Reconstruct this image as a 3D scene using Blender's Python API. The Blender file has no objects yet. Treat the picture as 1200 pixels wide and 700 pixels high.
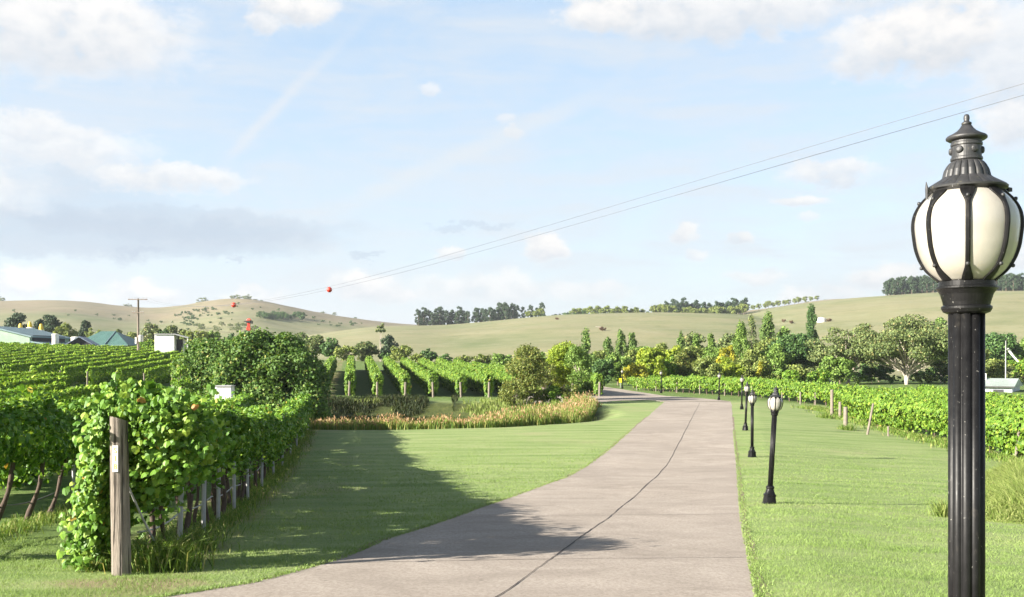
import bpy, math, random
import numpy as np
from mathutils import Vector

R = math.radians
rng = np.random.default_rng(7)
random.seed(7)
SC = bpy.context.scene
COL = SC.collection

# ------------------------------------------------------------------ camera
F = 1167.0            # focal length in photo pixels (1200 wide)
HZ = 420.0            # photo row of the eye level
cam_d = bpy.data.cameras.new('camera')
cam = bpy.data.objects.new('camera', cam_d); COL.objects.link(cam)
cam.location = (0, 0, 0); cam.rotation_euler = (R(90), 0, 0)
cam_d.sensor_width = 36; cam_d.lens = 36 * F / 1200
cam_d.shift_y = (HZ - 350) / 1200
cam_d.clip_start = 0.05; cam_d.clip_end = 20000
SC.camera = cam
SC.render.resolution_x = 1024; SC.render.resolution_y = 597

# ------------------------------------------------------------------ light
SUN_EL, SUN_PHI = 20.5, 26.0       # light travels towards (cos phi, sin phi)
EXPOSURE = 1.85
SKY_STRENGTH = 0.11
SKY_GAIN = .91
HAZE = .00013
SUN_STRENGTH = 5.0
sd = bpy.data.lights.new('sun', 'SUN'); sun = bpy.data.objects.new('sun', sd); COL.objects.link(sun)
sd.energy = SUN_STRENGTH; sd.angle = R(0.53); sd.color = (1, .93, .82)
dirv = Vector((math.cos(R(SUN_EL)) * math.cos(R(SUN_PHI)), math.cos(R(SUN_EL)) * math.sin(R(SUN_PHI)), -math.sin(R(SUN_EL))))
sun.rotation_euler = dirv.to_track_quat('-Z', 'Y').to_euler()
sun.location = (-30, -15, 30)
SC.view_settings.view_transform = 'Standard'; SC.view_settings.look = 'None'
SC.view_settings.exposure = EXPOSURE; SC.view_settings.gamma = 1
SC.view_settings.use_curve_mapping = False
cy = SC.cycles
cy.use_denoising = True
try: cy.denoiser = 'OPENIMAGEDENOISE'
except Exception: pass
cy.max_bounces = 6; cy.diffuse_bounces = 3; cy.glossy_bounces = 2; cy.transmission_bounces = 4; cy.transparent_max_bounces = 4
cy.caustics_reflective = False; cy.caustics_refractive = False
cy.use_adaptive_sampling = True; cy.adaptive_threshold = 0.015


class NT:
    """small node-tree helper"""
    def __init__(s, nt): s.nt = nt; s.n = nt.nodes; s.l = nt.links
    def new(s, t, **k):
        nd = s.n.new(t)
        for a, b in k.items(): setattr(nd, a, b)
        return nd
    def put(s, sock, v):
        if hasattr(v, 'is_output'): s.l.new(v, sock)
        elif v is not None: sock.default_value = v
    def math(s, op, a, b=None, c=None, clamp=False):
        nd = s.new('ShaderNodeMath', operation=op); nd.use_clamp = clamp
        for i, v in enumerate((a, b, c)):
            if v is not None: s.put(nd.inputs[i], v)
        return nd.outputs[0]
    def mix(s, f, a, b, mode='MIX'):
        nd = s.new('ShaderNodeMix', data_type='RGBA', blend_type=mode)
        s.put(nd.inputs[0], f); s.put(nd.inputs[6], a); s.put(nd.inputs[7], b)
        return nd.outputs[2]
    def sstep(s, v, a, b, x=0.0, y=1.0):
        nd = s.new('ShaderNodeMapRange', interpolation_type='SMOOTHSTEP')
        s.put(nd.inputs[0], v); s.put(nd.inputs[1], a); s.put(nd.inputs[2], b); s.put(nd.inputs[3], x); s.put(nd.inputs[4], y)
        return nd.outputs[0]
    def noise(s, vec, scale, detail=4, rough=.55, dist=0.0):
        nd = s.new('ShaderNodeTexNoise'); s.put(nd.inputs['Vector'], vec)
        nd.inputs['Scale'].default_value = scale; nd.inputs['Detail'].default_value = detail
        nd.inputs['Roughness'].default_value = rough; nd.inputs['Distortion'].default_value = dist
        return nd.outputs[0]
    def ramp(s, f, stops, interp='LINEAR'):
        nd = s.new('ShaderNodeValToRGB'); cr = nd.color_ramp; cr.interpolation = interp
        while len(cr.elements) < len(stops): cr.elements.new(.5)
        for e, (p, c) in zip(cr.elements, stops): e.position = p; e.color = (*c, 1)
        s.put(nd.inputs[0], f); return nd.outputs[0]
    def comb(s, x, y, z=0.0):
        nd = s.new('ShaderNodeCombineXYZ'); s.put(nd.inputs[0], x); s.put(nd.inputs[1], y); s.put(nd.inputs[2], z); return nd.outputs[0]
    def sep(s, v):
        nd = s.new('ShaderNodeSeparateXYZ'); s.put(nd.inputs[0], v); return nd.outputs
    def mapping(s, v, scale=(1, 1, 1), rot=(0, 0, 0), loc=(0, 0, 0)):
        nd = s.new('ShaderNodeMapping'); s.put(nd.inputs[0], v)
        nd.inputs[1].default_value = loc; nd.inputs[2].default_value = rot; nd.inputs[3].default_value = scale
        return nd.outputs[0]


# ------------------------------------------------------------------ world sky with clouds
def px_az(x): return math.degrees(math.atan((x - 600) / F))
def px_el(x, y): return math.degrees(math.atan((HZ - y) / F * math.cos(math.atan((x - 600) / F))))

def build_world():
    w = bpy.data.worlds.new('World'); SC.world = w; w.use_nodes = True
    w.node_tree.nodes.clear(); T = NT(w.node_tree)
    sky = T.new('ShaderNodeTexSky', sky_type='NISHITA'); sky.sun_disc = False
    sky.sun_elevation = R(SUN_EL); sky.sun_rotation = R(270 - SUN_PHI + 0)
    sky.air_density = 1.0; sky.dust_density = 1.2; sky.ozone_density = 1.4
    tc = T.new('ShaderNodeTexCoord').outputs['Generated']
    x, y, z = T.sep(tc)
    az = T.math('MULTIPLY', T.math('ARCTAN2', x, y), 180 / math.pi)
    el = T.math('MULTIPLY', T.math('ARCSINE', z), 180 / math.pi)
    p = T.comb(az, el)
    # ragged edges: the cloud coordinates are pushed about by turbulence
    n1 = T.noise(T.mapping(p, (1, 1.5, 1)), .55, 8, .68)
    n2 = T.noise(T.mapping(p, (1, 1.5, 1), loc=(31, 17, 5)), .55, 8, .68)
    fl = T.noise(T.mapping(p, (1, 1.4, 1), loc=(7, 3, 2)), .8, 5, .5)
    da = T.math('MULTIPLY_ADD', n1, 5.0, -2.5)
    de = T.math('MULTIPLY_ADD', n2, 3.4, -1.7)
    azd = T.math('ADD', az, da); eld = T.math('ADD', el, de)
    def blob(px, py, rx, ry, sm=1.0, k=1.0):
        a0, e0 = px_az(px), px_el(px, py); ra, re = rx / 20.4, ry / 20.4
        u = T.math('MULTIPLY', T.math('SUBTRACT', T.math('MULTIPLY_ADD', da, sm, az), a0), 1 / ra)
        v = T.math('MULTIPLY', T.math('SUBTRACT', T.math('MULTIPLY_ADD', de, sm, el), e0), 1 / re)
        d = T.math('ADD', T.math('MULTIPLY', u, u), T.math('MULTIPLY', v, v))
        m = T.sstep(d, 1.2, .25, 0, k)
        return m, v
    # base sky, washed by high thin cloud
    veil = T.noise(T.mapping(p, (.55, 1.7, 1), rot=(0, 0, R(24))), .22, 7, .62, .6)
    veil2 = T.noise(T.mapping(p, (.30, 2.6, 1), rot=(0, 0, R(12)), loc=(4, 9, 0)), .35, 6, .6, .3)
    veilm = T.math('MULTIPLY_ADD', T.sstep(veil, .34, .66), .52, T.math('MULTIPLY', T.sstep(veil2, .40, .70), .40))
    low = T.sstep(el, 15, 0, 0, .26)
    veilm = T.math('ADD', veilm, low, clamp=True)
    skyc = T.mix(1.0, sky.outputs[0], (SKY_STRENGTH,) * 3 + (1,), 'MULTIPLY')
    E = 2 ** -EXPOSURE * SKY_GAIN
    def lit(r, g, b): return (r * E, g * E, b * E, 1)
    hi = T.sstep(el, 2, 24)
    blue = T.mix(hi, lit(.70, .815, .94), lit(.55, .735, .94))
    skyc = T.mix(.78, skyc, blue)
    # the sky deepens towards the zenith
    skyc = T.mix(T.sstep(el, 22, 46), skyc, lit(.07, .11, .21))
    veilm = T.math('MULTIPLY', veilm, T.sstep(el, 55, 26, .12, 1))
    col = T.mix(T.math('MULTIPLY', veilm, .85), skyc, lit(.86, .92, .985))
    # long grey-blue bank, wide and soft
    for (bx, by, rx, ry, k) in ((60, 275, 330, 26, .62), (200, 262, 230, 20, .5), (20, 225, 170, 36, .4), (820, 20, 130, 30, .5), (165, 292, 22, 6, .6), (285, 308, 18, 4, .6), (430, 300, 26, 4, .5), (560, 265, 60, 5, .4)):
        m, v = blob(bx, by, rx, ry, .9, k)
        col = T.mix(m, col, lit(.58, .69, .83))
    # cumulus: white heads, soft grey bases
    white = None; shade = None
    L = [(55, 25, 165, 62, 1, .95), (150, 45, 85, 50, 1, .6), (345, 8, 56, 22, .7, 1), (310, 25, 24, 14, .6, .8),
         (705, 14, 60, 26, .8, 1), (860, 12, 190, 34, .9, .85), (1085, 42, 115, 46, .9, 1), (1020, 62, 50, 32, .8, .9), (1190, 60, 60, 60, .9, .8),
         (1190, 140, 40, 30, .8, .85), (640, 290, 30, 20, .7, 1), (425, 335, 44, 22, .7, .95), (460, 345, 36, 14, .6, .8),
         (28, 332, 34, 20, .7, .95), (170, 342, 44, 16, .7, .9), (300, 347, 40, 14, .7, .8), (100, 350, 50, 8, .5, .6),
         (50, 170, 120, 26, .9, .75), (200, 207, 95, 18, .8, .8), (30, 150, 60, 20, .8, .7),
         (975, 203, 60, 19, .7, .8), (938, 235, 38, 7, .4, .85), (945, 255, 14, 8, .4, .6), (803, 271, 17, 14, .6, .9), (866, 279, 17, 10, .5, .9), (816, 300, 14, 10, .5, .7),
         (527, 298, 20, 9, .5, .85), (502, 105, 14, 9, .4, .6), (602, 156, 12, 9, .4, .7), (592, 140, 14, 7, .4, .5),
         (570, 338, 100, 22, .8, .7), (690, 340, 60, 14, .7, .6), (1040, 325, 48, 17, .7, .9), (960, 350, 60, 14, .7, .7), (885, 325, 42, 9, .5, .7), (1170, 300, 60, 20, .8, .7),
         (-200, 200, 200, 60, 1, .9), (1500, 150, 220, 70, 1, .9), (1450, 320, 120, 20, .8, .9), (-300, 330, 120, 20, .8, .9)]
    for i, a in enumerate(L):
        m, v = blob(*a)
        sh = T.math('MULTIPLY', m, T.sstep(v, .35, -.9))
        white = m if white is None else T.math('MAXIMUM', white, m)
        shade = sh if shade is None else T.math('MAXIMUM', shade, sh)
    puff = T.sstep(fl, .30, .62)
    body = T.mix(T.math('MULTIPLY', T.math('SUBTRACT', 1.0, puff), .55), lit(1.12, 1.10, 1.08), lit(.80, .85, .91))
    body = T.mix(T.math('MULTIPLY', shade, .75), body, lit(.70, .77, .86))
    wm = T.math('MULTIPLY', white, T.sstep(fl, .12, .42))
    col = T.mix(wm, col, body)
    # vapour trail: a thin curved streak
    tr = T.math('SUBTRACT', az, T.math('MULTIPLY_ADD', T.math('POWER', T.math('MAXIMUM', T.math('SUBTRACT', el, px_el(255, 205)), 0.0), 1.12), .72, px_az(255)))
    tr = T.math('MULTIPLY_ADD', da, .16, tr)
    wid = T.sstep(T.math('ABSOLUTE', tr), .70, .0)
    tm = T.math('MULTIPLY', wid, T.math('MULTIPLY', T.sstep(el, px_el(255, 205) - .3, px_el(300, 150)), T.sstep(el, 19, 13, .10, .55)))
    tm = T.math('MULTIPLY', tm, T.sstep(az, 5, 0))
    col = T.mix(tm, col, lit(.95, .97, .99))
    # second faint streak
    tr2 = T.math('SUBTRACT', el, T.math('MULTIPLY_ADD', T.math('SUBTRACT', az, px_az(400)), .42, px_el(400, 240)))
    tm2 = T.math('MULTIPLY', T.sstep(T.math('ABSOLUTE', T.math('MULTIPLY_ADD', de, .3, tr2)), .9, .1), T.math('MULTIPLY', T.sstep(az, px_az(380), px_az(450)), T.sstep(az, px_az(780), px_az(600), 0, .5)))
    col = T.mix(tm2, col, lit(.92, .96, .99))
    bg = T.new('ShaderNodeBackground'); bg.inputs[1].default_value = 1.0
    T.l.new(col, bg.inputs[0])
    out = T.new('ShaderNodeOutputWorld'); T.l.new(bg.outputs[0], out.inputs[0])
    w.cycles.sampling_method = 'MANUAL'; w.cycles.sample_map_resolution = 512
build_world()


# ------------------------------------------------------------------ numeric helpers
def sm(a, b, x):
    t = np.clip((np.asarray(x, float) - a) / (b - a), 0, 1); return t * t * (3 - 2 * t)

def _hash(i, j, k):
    n = (i.astype(np.int64) * 374761393 + j.astype(np.int64) * 668265263 + k * 974711) & 0x7fffffff
    n = ((n ^ (n >> 13)) * 1274126177) & 0x7fffffff
    return ((n ^ (n >> 16)) & 0xffff) / 65535.0

def vnoise(x, y, k=0):
    x = np.asarray(x, float); y = np.asarray(y, float)
    i = np.floor(x); j = np.floor(y); fx = x - i; fy = y - j
    fx = fx * fx * (3 - 2 * fx); fy = fy * fy * (3 - 2 * fy)
    a = _hash(i, j, k); b = _hash(i + 1, j, k); c = _hash(i, j + 1, k); d = _hash(i + 1, j + 1, k)
    return (a * (1 - fx) + b * fx) * (1 - fy) + (c * (1 - fx) + d * fx) * fy - .5

# ------------------------------------------------------------------ the lie of the land (heights are relative to the eye)
_ty = np.arange(-80, 420, .5)
_tg = np.interp(_ty, [-80, -20, 0, 3, 10, 12, 18.4, 24, 30, 37, 48, 70, 90, 120, 200, 400],
                [1.4, 1.5, 1.6, 1.68, 2.22, 2.38, 2.86, 3.12, 3.35, 3.5, 3.5, 3.5, 3.52, 3.6, 3.9, 4.4])
_k = np.exp(-.5 * (np.arange(-12, 13) / 4.5) ** 2); _k /= _k.sum()
_tg = np.convolve(np.pad(_tg, 12, 'edge'), _k, 'valid')

RIDGES = [  # foot radius, crest radius, crest rows of the photo by column
    (420, 1500, [(-900, 372), (-300, 366), (0, 360), (80, 358.5), (110, 361), (150, 368), (175, 369), (205, 368), (225, 363), (245, 358.5), (265, 356), (290, 355), (310, 357), (325, 361), (350, 367), (375, 371), (400, 374), (435, 379), (460, 382), (520, 386), (700, 386), (850, 372), (930, 363), (960, 357), (985, 353.5), (1010, 356), (1060, 361), (1200, 371), (2200, 365)]),
    (240, 800, [(-900, 404), (200, 404), (300, 402), (382, 393), (420, 387), (440, 385), (480, 384), (508, 385.5), (550, 382), (611, 376), (643, 373), (678, 371.5), (760, 370), (790, 370.5), (877, 373), (930, 380), (1000, 388), (1200, 398), (2200, 402)]),
    (260, 1000, [(-900, 409), (600, 404), (800, 386), (860, 374), (884, 369.5), (927, 363), (967, 358.5), (1031, 352.5), (1100, 348), (1200, 347), (1400, 352), (2200, 362)]),
]

_ux = np.arange(-2400, 3600, 4.0)
_kr = np.exp(-.5 * (np.arange(-24, 25) / 6.0) ** 2); _kr /= _kr.sum()
CREST = [(a, b, np.convolve(np.pad(np.interp(_ux, [p for p, q in t], [q for p, q in t]), 24, 'edge'), _kr, 'valid')) for a, b, t in RIDGES]

def h(x, y):
    x = np.asarray(x, float); y = np.asarray(y, float)
    z = -np.interp(y, _ty, _tg)
    # lawn falls away beyond the lamp line
    s = x - (.235 * y + .8)
    cs = .06 * np.clip(s, 0, 10) + .022 * np.clip(s - 10, 0, 40)
    z = z - cs * sm(2, 9, y) * sm(130, 75, y)
    # vineyard slope rising away on the other side
    hill = .030 * np.clip(-x - 12, 0, 130) * sm(20, 60, y) + .031 * np.clip(y - 92, 0, 90) * sm(7, -12, x)
    z = z + hill * sm(420, 200, y)
    # dam hollow with the reeds
    d = ((x + 7.5) / 15.0) ** 2 + ((y - 64.5) / 16.0) ** 2
    z = z - 1.15 * sm(1, .35, d)
    # hills
    r = np.hypot(x, y); az = np.clip(np.arctan2(x, y), -1.15, 1.15)
    u = 600 + F * np.tan(az)
    und = 1 + .30 * vnoise(x / 150, y / 150, 3) + .15 * vnoise(x / 55, y / 55, 4) + .03 * vnoise(x / 18, y / 18, 6)
    zz = z
    for r0, D, tab in CREST:
        cy_ = np.interp(u, _ux, tab)
        H = (HZ - cy_) / F * D * np.cos(az)
        t = np.clip((r - r0) / (D - r0), 0, 1)
        S = np.sin(np.pi / 2 * t) ** 1.35
        zr = -6 + (H + 6) * S * (1 + (und - 1) * (1 - t)) - np.clip(r - D, 0, 600) * .09
        zz = np.maximum(zz, zr)
    fine = .05 * vnoise(x / 3.1, y / 3.1, 1) * sm(6, 12, r)
    return zz + fine * sm(90, 35, r)

def hs(x, y): return float(h(np.array([x]), np.array([y]))[0])

_Ym = np.concatenate([np.arange(2, 200, .1), np.geomspace(200, 2500, 1500)])
def p2g(px, py):
    """where the line of sight of a photo pixel meets the land"""
    X = (px - 600) / F * _Ym
    d = (HZ - py) / F * _Ym - h(X, _Ym)
    k = np.argmax(d <= 0)
    if d[k] > 0: k = len(_Ym) - 1
    return float(X[k]), float(_Ym[k])

def at(px, Y): return (px - 600) / F * Y
def zat(py, Y): return (HZ - py) / F * Y


# ------------------------------------------------------------------ mesh helpers
class MB:
    def __init__(s): s.V = []; s.Fc = []; s.n = 0
    def add(s, V, *Fs):
        V = np.asarray(V, float).reshape(-1, 3)
        for f in Fs:
            f = np.asarray(f, np.int64)
            if f.size: s.Fc.append(f + s.n)
        s.V.append(V); s.n += len(V); return s
    def box(s, c, d, rz=0.0):
        c = np.array(c, float); d = np.array(d, float) / 2
        v = np.array([[a, b, e] for a in (-1, 1) for b in (-1, 1) for e in (-1, 1)], float) * d
        ca, sa = math.cos(rz), math.sin(rz)
        v = np.c_[v[:, 0] * ca - v[:, 1] * sa, v[:, 0] * sa + v[:, 1] * ca, v[:, 2]] + c
        return s.add(v, [[0, 1, 3, 2], [4, 6, 7, 5], [0, 4, 5, 1], [2, 3, 7, 6], [0, 2, 6, 4], [1, 5, 7, 3]])
    def tube(s, P, rad, n=8, cap=True):
        P = np.asarray(P, float); m = len(P); rad = np.broadcast_to(np.asarray(rad, float), (m,))
        T = np.gradient(P, axis=0); T /= np.linalg.norm(T, axis=1)[:, None] + 1e-9
        ref = np.array([0, 0, 1.0]) if abs(T[:, 2]).mean() < .8 else np.array([1.0, 0, 0])
        A = np.cross(T, ref); A /= np.linalg.norm(A, axis=1)[:, None] + 1e-9
        B = np.cross(T, A)
        a = np.arange(n) / n * 2 * np.pi
        V = P[:, None] + rad[:, None, None] * (A[:, None] * np.cos(a)[None, :, None] + B[:, None] * np.sin(a)[None, :, None])
        i = np.arange(m - 1)[:, None] * n; j = np.arange(n)[None]
        q = np.stack([i + j, i + (j + 1) % n, i + n + (j + 1) % n, i + n + j], -1).reshape(-1, 4)
        s.add(V.reshape(-1, 3), q)
        if cap:
            s.Fc.append(np.array([list(range(n))]) + s.n - m * n); s.Fc.append(np.array([list(range(n))[::-1]]) + s.n - n)
        return s
    def lathe(s, prof, n=32, c=(0, 0, 0), fn=None):
        """prof: (r, z) rows from the bottom up; fn(theta, i) scales the radius"""
        pr = np.asarray(prof, float); m = len(pr); a = np.arange(n) / n * 2 * np.pi
        rr = pr[:, 0][:, None] * np.ones(n)[None]
        if fn is not None: rr = rr * fn(a[None, :], np.arange(m)[:, None])
        V = np.stack([rr * np.cos(a), rr * np.sin(a), pr[:, 1][:, None] * np.ones(n)], -1).reshape(-1, 3) + np.array(c)
        i = np.arange(m - 1)[:, None] * n; j = np.arange(n)[None]
        q = np.stack([i + j, i + (j + 1) % n, i + n + (j + 1) % n, i + n + j], -1).reshape(-1, 4)
        s.add(V, q)
        s.Fc.append(np.array([list(range(n))[::-1]]) + s.n - m * n); s.Fc.append(np.array([list(range(n))]) + s.n - n)
        return s
    def build(s, name, mat, parent=None, loc=(0, 0, 0), smooth=False):
        return mesh_obj(name, np.concatenate(s.V), s.Fc, mat, parent, loc, smooth)

def mesh_data(name, V, Fs, mat, smooth=False):
    me = bpy.data.meshes.new(name)
    nv = len(V); me.vertices.add(nv); me.vertices.foreach_set('co', np.asarray(V, np.float32).ravel())
    loops = np.concatenate([f.ravel() for f in Fs]); counts = np.concatenate([np.full(len(f), f.shape[1]) for f in Fs])
    me.loops.add(len(loops)); me.loops.foreach_set('vertex_index', loops.astype(np.int32))
    me.polygons.add(len(counts)); st = np.concatenate([[0], np.cumsum(counts)[:-1]])
    me.polygons.foreach_set('loop_start', st.astype(np.int32))
    me.polygons.foreach_set('use_smooth', np.full(len(counts), bool(smooth)))
    me.update(calc_edges=True); me.validate()
    if mat: me.materials.append(mat)
    return me

def mesh_obj(name, V, Fs, mat, parent=None, loc=(0, 0, 0), smooth=False):
    o = bpy.data.objects.new(name, mesh_data(name, V, [np.asarray(f) for f in Fs], mat, smooth)); COL.objects.link(o)
    o.location = loc
    if parent: o.parent = parent
    return o

def tag(o, label=None, cat=None, group=None, kind=None):
    if label: o['label'] = label
    if cat: o['category'] = cat
    if group: o['group'] = group
    if kind: o['kind'] = kind
    return o

def thing(name, loc, label, cat, group=None, rz=0.0):
    o = bpy.data.objects.new(name, None); COL.objects.link(o); o.empty_display_size = .2
    o.location = loc; o.rotation_euler = (0, 0, rz)
    return tag(o, label, cat, group)

def dup(root, loc, label=None, rot=None, scale=None):
    kids = [c for c in root.children]
    r = root.copy(); COL.objects.link(r); r.location = loc
    if rot is not None: r.rotation_euler = rot
    if scale is not None: r.scale = scale
    if label: r['label'] = label
    for ch in kids:
        c = ch.copy(); COL.objects.link(c); c.parent = r
        for g in ch.children:
            d = g.copy(); COL.objects.link(d); d.parent = c
    return r

# ------------------------------------------------------------------ materials
def new_mat(name):
    m = bpy.data.materials.new(name); m.use_nodes = True
    T = NT(m.node_tree); T.b = T.n['Principled BSDF']; T.out = T.n['Material Output']
    return m, T

def paint(name, c, rough=.5, var=.15, scale=6.0, metal=0.0, bump=0.0, spec=.5):
    m, T = new_mat(name); co = T.new('ShaderNodeTexCoord').outputs['Object']
    n = T.noise(co, scale, 5, .6)
    lo = tuple(v * (1 - var) for v in c); hi = tuple(min(1, v * (1 + var)) for v in c)
    T.put(T.b.inputs['Base Color'], T.ramp(n, [(.3, lo), (.7, hi)]))
    T.put(T.b.inputs['Roughness'], T.sstep(n, .2, .8, rough - .08, min(1, rough + .1)))
    T.b.inputs['Metallic'].default_value = metal; T.b.inputs['Specular IOR Level'].default_value = spec
    if bump:
        bn = T.new('ShaderNodeBump'); bn.inputs['Strength'].default_value = bump; bn.inputs['Distance'].default_value = .01
        T.put(bn.inputs['Height'], n); T.l.new(bn.outputs[0], T.b.inputs['Normal'])
    return m

def leafy(name, stops, transl=.32, rough=.55, spec=.3, patch=0.0):
    """leaf material: each leaf has its own tint; light shines through it"""
    m, T = new_mat(name)
    rnd = T.new('ShaderNodeNewGeometry').outputs['Random Per Island']
    if patch:
        co = T.new('ShaderNodeTexCoord').outputs['Object']
        n = T.noise(co, patch, 3, .5)
        rnd = T.math('ADD', T.math('MULTIPLY', rnd, .62), T.sstep(n, .3, .7, 0, .38))
    c = T.ramp(rnd, stops)
    T.put(T.b.inputs['Base Color'], c); T.b.inputs['Roughness'].default_value = rough
    T.b.inputs['Specular IOR Level'].default_value = spec
    tr = T.new('ShaderNodeBsdfTranslucent'); T.put(tr.inputs[0], T.mix(1.0, c, (1.25, 1.2, .7, 1), 'MULTIPLY'))
    mx = T.new('ShaderNodeMixShader'); mx.inputs[0].default_value = transl
    T.l.new(T.b.outputs[0], mx.inputs[1]); T.l.new(tr.outputs[0], mx.inputs[2]); T.l.new(mx.outputs[0], T.out.inputs[0])
    return m

M = {}
M['vine'] = leafy('vine_leaf', [(0, (0.058, 0.143, 0.013)), (.45, (0.112, 0.235, 0.021)), (.8, (0.189, 0.321, 0.033)), (.992, (0.260, 0.366, 0.048)), (.9985, (0.449, 0.344, 0.048)), (1, (0.377, 0.172, 0.038))], .24, .5, .35)
M['vine_sunny'] = leafy('vine_leaf_pale', [(0, (0.054, 0.119, 0.011)), (.4, (0.103, 0.199, 0.019)), (.85, (0.165, 0.262, 0.028)), (.985, (0.222, 0.287, 0.037)), (1, (0.314, 0.239, 0.047))], .20, .5, .3)
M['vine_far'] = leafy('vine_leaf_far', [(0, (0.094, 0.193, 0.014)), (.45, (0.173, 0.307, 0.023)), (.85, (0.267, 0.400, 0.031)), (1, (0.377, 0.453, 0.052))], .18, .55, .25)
M['olive'] = leafy('leaf_olive', [(0, (0.097, 0.141, 0.034)), (.5, (0.182, 0.239, 0.059)), (1, (0.321, 0.359, 0.098))], .25)
M['grey_gum'] = leafy('leaf_gum', [(0, (0.075, 0.110, 0.040)), (.5, (0.142, 0.195, 0.066)), (.9, (0.224, 0.271, 0.094)), (1, (0.299, 0.255, 0.106))], .22)
M['dark'] = leafy('leaf_dark', [(0, (0.033, 0.080, 0.024)), (.5, (0.066, 0.135, 0.036)), (1, (0.121, 0.208, 0.053))], .18)
M['pine'] = leafy('leaf_pine', [(0, (0.023, 0.048, 0.023)), (.5, (0.041, 0.076, 0.034)), (1, (0.069, 0.109, 0.046))], .12)
M['mid'] = leafy('leaf_mid', [(0, (0.082, 0.152, 0.030)), (.5, (0.152, 0.250, 0.051)), (1, (0.245, 0.357, 0.077))], .28)
M['bright'] = leafy('leaf_bright', [(0, (0.078, 0.169, 0.016)), (.5, (0.143, 0.273, 0.029)), (.9, (0.234, 0.364, 0.046)), (1, (0.390, 0.390, 0.052))], .32)
M['yellowgreen'] = leafy('leaf_yellowgreen', [(0, (0.124, 0.198, 0.022)), (.45, (0.261, 0.351, 0.038)), (.85, (0.412, 0.457, 0.053)), (1, (0.578, 0.518, 0.060))], .32, patch=.35)
M['yellow'] = leafy('leaf_yellow', [(0, (0.160, 0.196, 0.025)), (.5, (0.340, 0.343, 0.037)), (1, (0.500, 0.441, 0.037))], .32)
M['birch'] = leafy('leaf_birch', [(0, (0.089, 0.126, 0.029)), (.5, (0.173, 0.221, 0.053)), (.9, (0.263, 0.289, 0.074)), (.985, (0.357, 0.315, 0.074)), (1, (0.378, 0.210, 0.074))], .3)
M['poplar'] = leafy('leaf_poplar', [(0, (0.073, 0.143, 0.037)), (.5, (0.137, 0.230, 0.055)), (1, (0.231, 0.316, 0.082))], .24)
M['bush'] = leafy('leaf_bush', [(0, (0.052, 0.119, 0.023)), (.5, (0.099, 0.189, 0.037)), (.9, (0.172, 0.275, 0.057)), (1, (0.317, 0.311, 0.089))], .3)
M['brown_bush'] = leafy('leaf_brownbush', [(0, (.08, .05, .03)), (.6, (.16, .09, .05)), (1, (.22, .15, .08))], .2)
M['blade'] = leafy('grass_blade', [(0, (0.135, 0.218, 0.052)), (.4, (0.203, 0.298, 0.083)), (.8, (0.261, 0.356, 0.113)), (.95, (0.333, 0.400, 0.157)), (1, (0.378, 0.382, 0.183))], .3, .6, .2, patch=.45)
M['weed'] = leafy('weed_blade', [(0, (.08, .15, .025)), (.5, (.15, .24, .04)), (.85, (.25, .31, .08)), (1, (.40, .36, .16))], .3, .6, .2)
M['drygrass'] = leafy('dry_blade', [(0, (0.125, 0.200, 0.038)), (.5, (0.211, 0.270, 0.068)), (1, (0.328, 0.360, 0.135))], .3, .6, .2)
M['bankblade_shade'] = leafy('bank_blade_shade', [(0, (0.015, 0.028, 0.007)), (.6, (0.030, 0.045, 0.013)), (1, (0.065, 0.065, 0.025))], .15, .6, .2)  # blade colour darkened to stand in for shade on the dam bank
M['reed'] = leafy('reed_blade', [(0, (0.118, 0.211, 0.040)), (.5, (0.209, 0.289, 0.063)), (.85, (0.328, 0.345, 0.111)), (1, (0.383, 0.301, 0.103))], .3, .6, .2)
M['seedhead'] = leafy('reed_head', [(0, (.32, .19, .09)), (.6, (.42, .27, .15)), (1, (.52, .38, .24))], .25, .7, .2)
M['bark'] = paint('bark', (.16, .12, .09), .9, .3, 9, bump=.6)
M['vine_bark'] = paint('vine_bark', (.085, .06, .045), .95, .3, 14, bump=.7)
M['bark_pale'] = paint('bark_pale', (.37, .32, .27), .8, .25, 3, bump=.3)
M['bark_dark'] = paint('bark_dark', (.07, .055, .045), .95, .3, 9)
M['zinc'] = paint('zinc_post', (.36, .36, .36), .6, .2, 9)
M['steel'] = paint('steel', (.30, .30, .31), .5, .2, 9, .6)
M['hose'] = paint('hose', (.10, .10, .10), .5, .1)
M['wire'] = paint('wire', (.12, .125, .14), .5, .1)
M['white'] = paint('white_paint', (.76, .75, .72), .6, .08, 3)
M['cream'] = paint('cream_paint', (.74, .72, .64), .6, .1, 2)
M['red'] = paint('red_paint', (.62, .05, .03), .45, .12, 4)
M['black'] = paint('black_paint', (.03, .03, .03), .5, .2, 8)
M['yellowcap'] = paint('yellow_paint', (.68, .48, .03), .5, .15, 3)
M['signyellow'] = paint('sign_yellow', (.80, .66, .02), .45, .05, 3)
M['digit'] = paint('digit_yellow', (.78, .58, .12), .6, .15, 60)
M['dirt'] = paint('lamp_dirt', (.14, .12, .08), .95, .4, 60)

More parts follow.
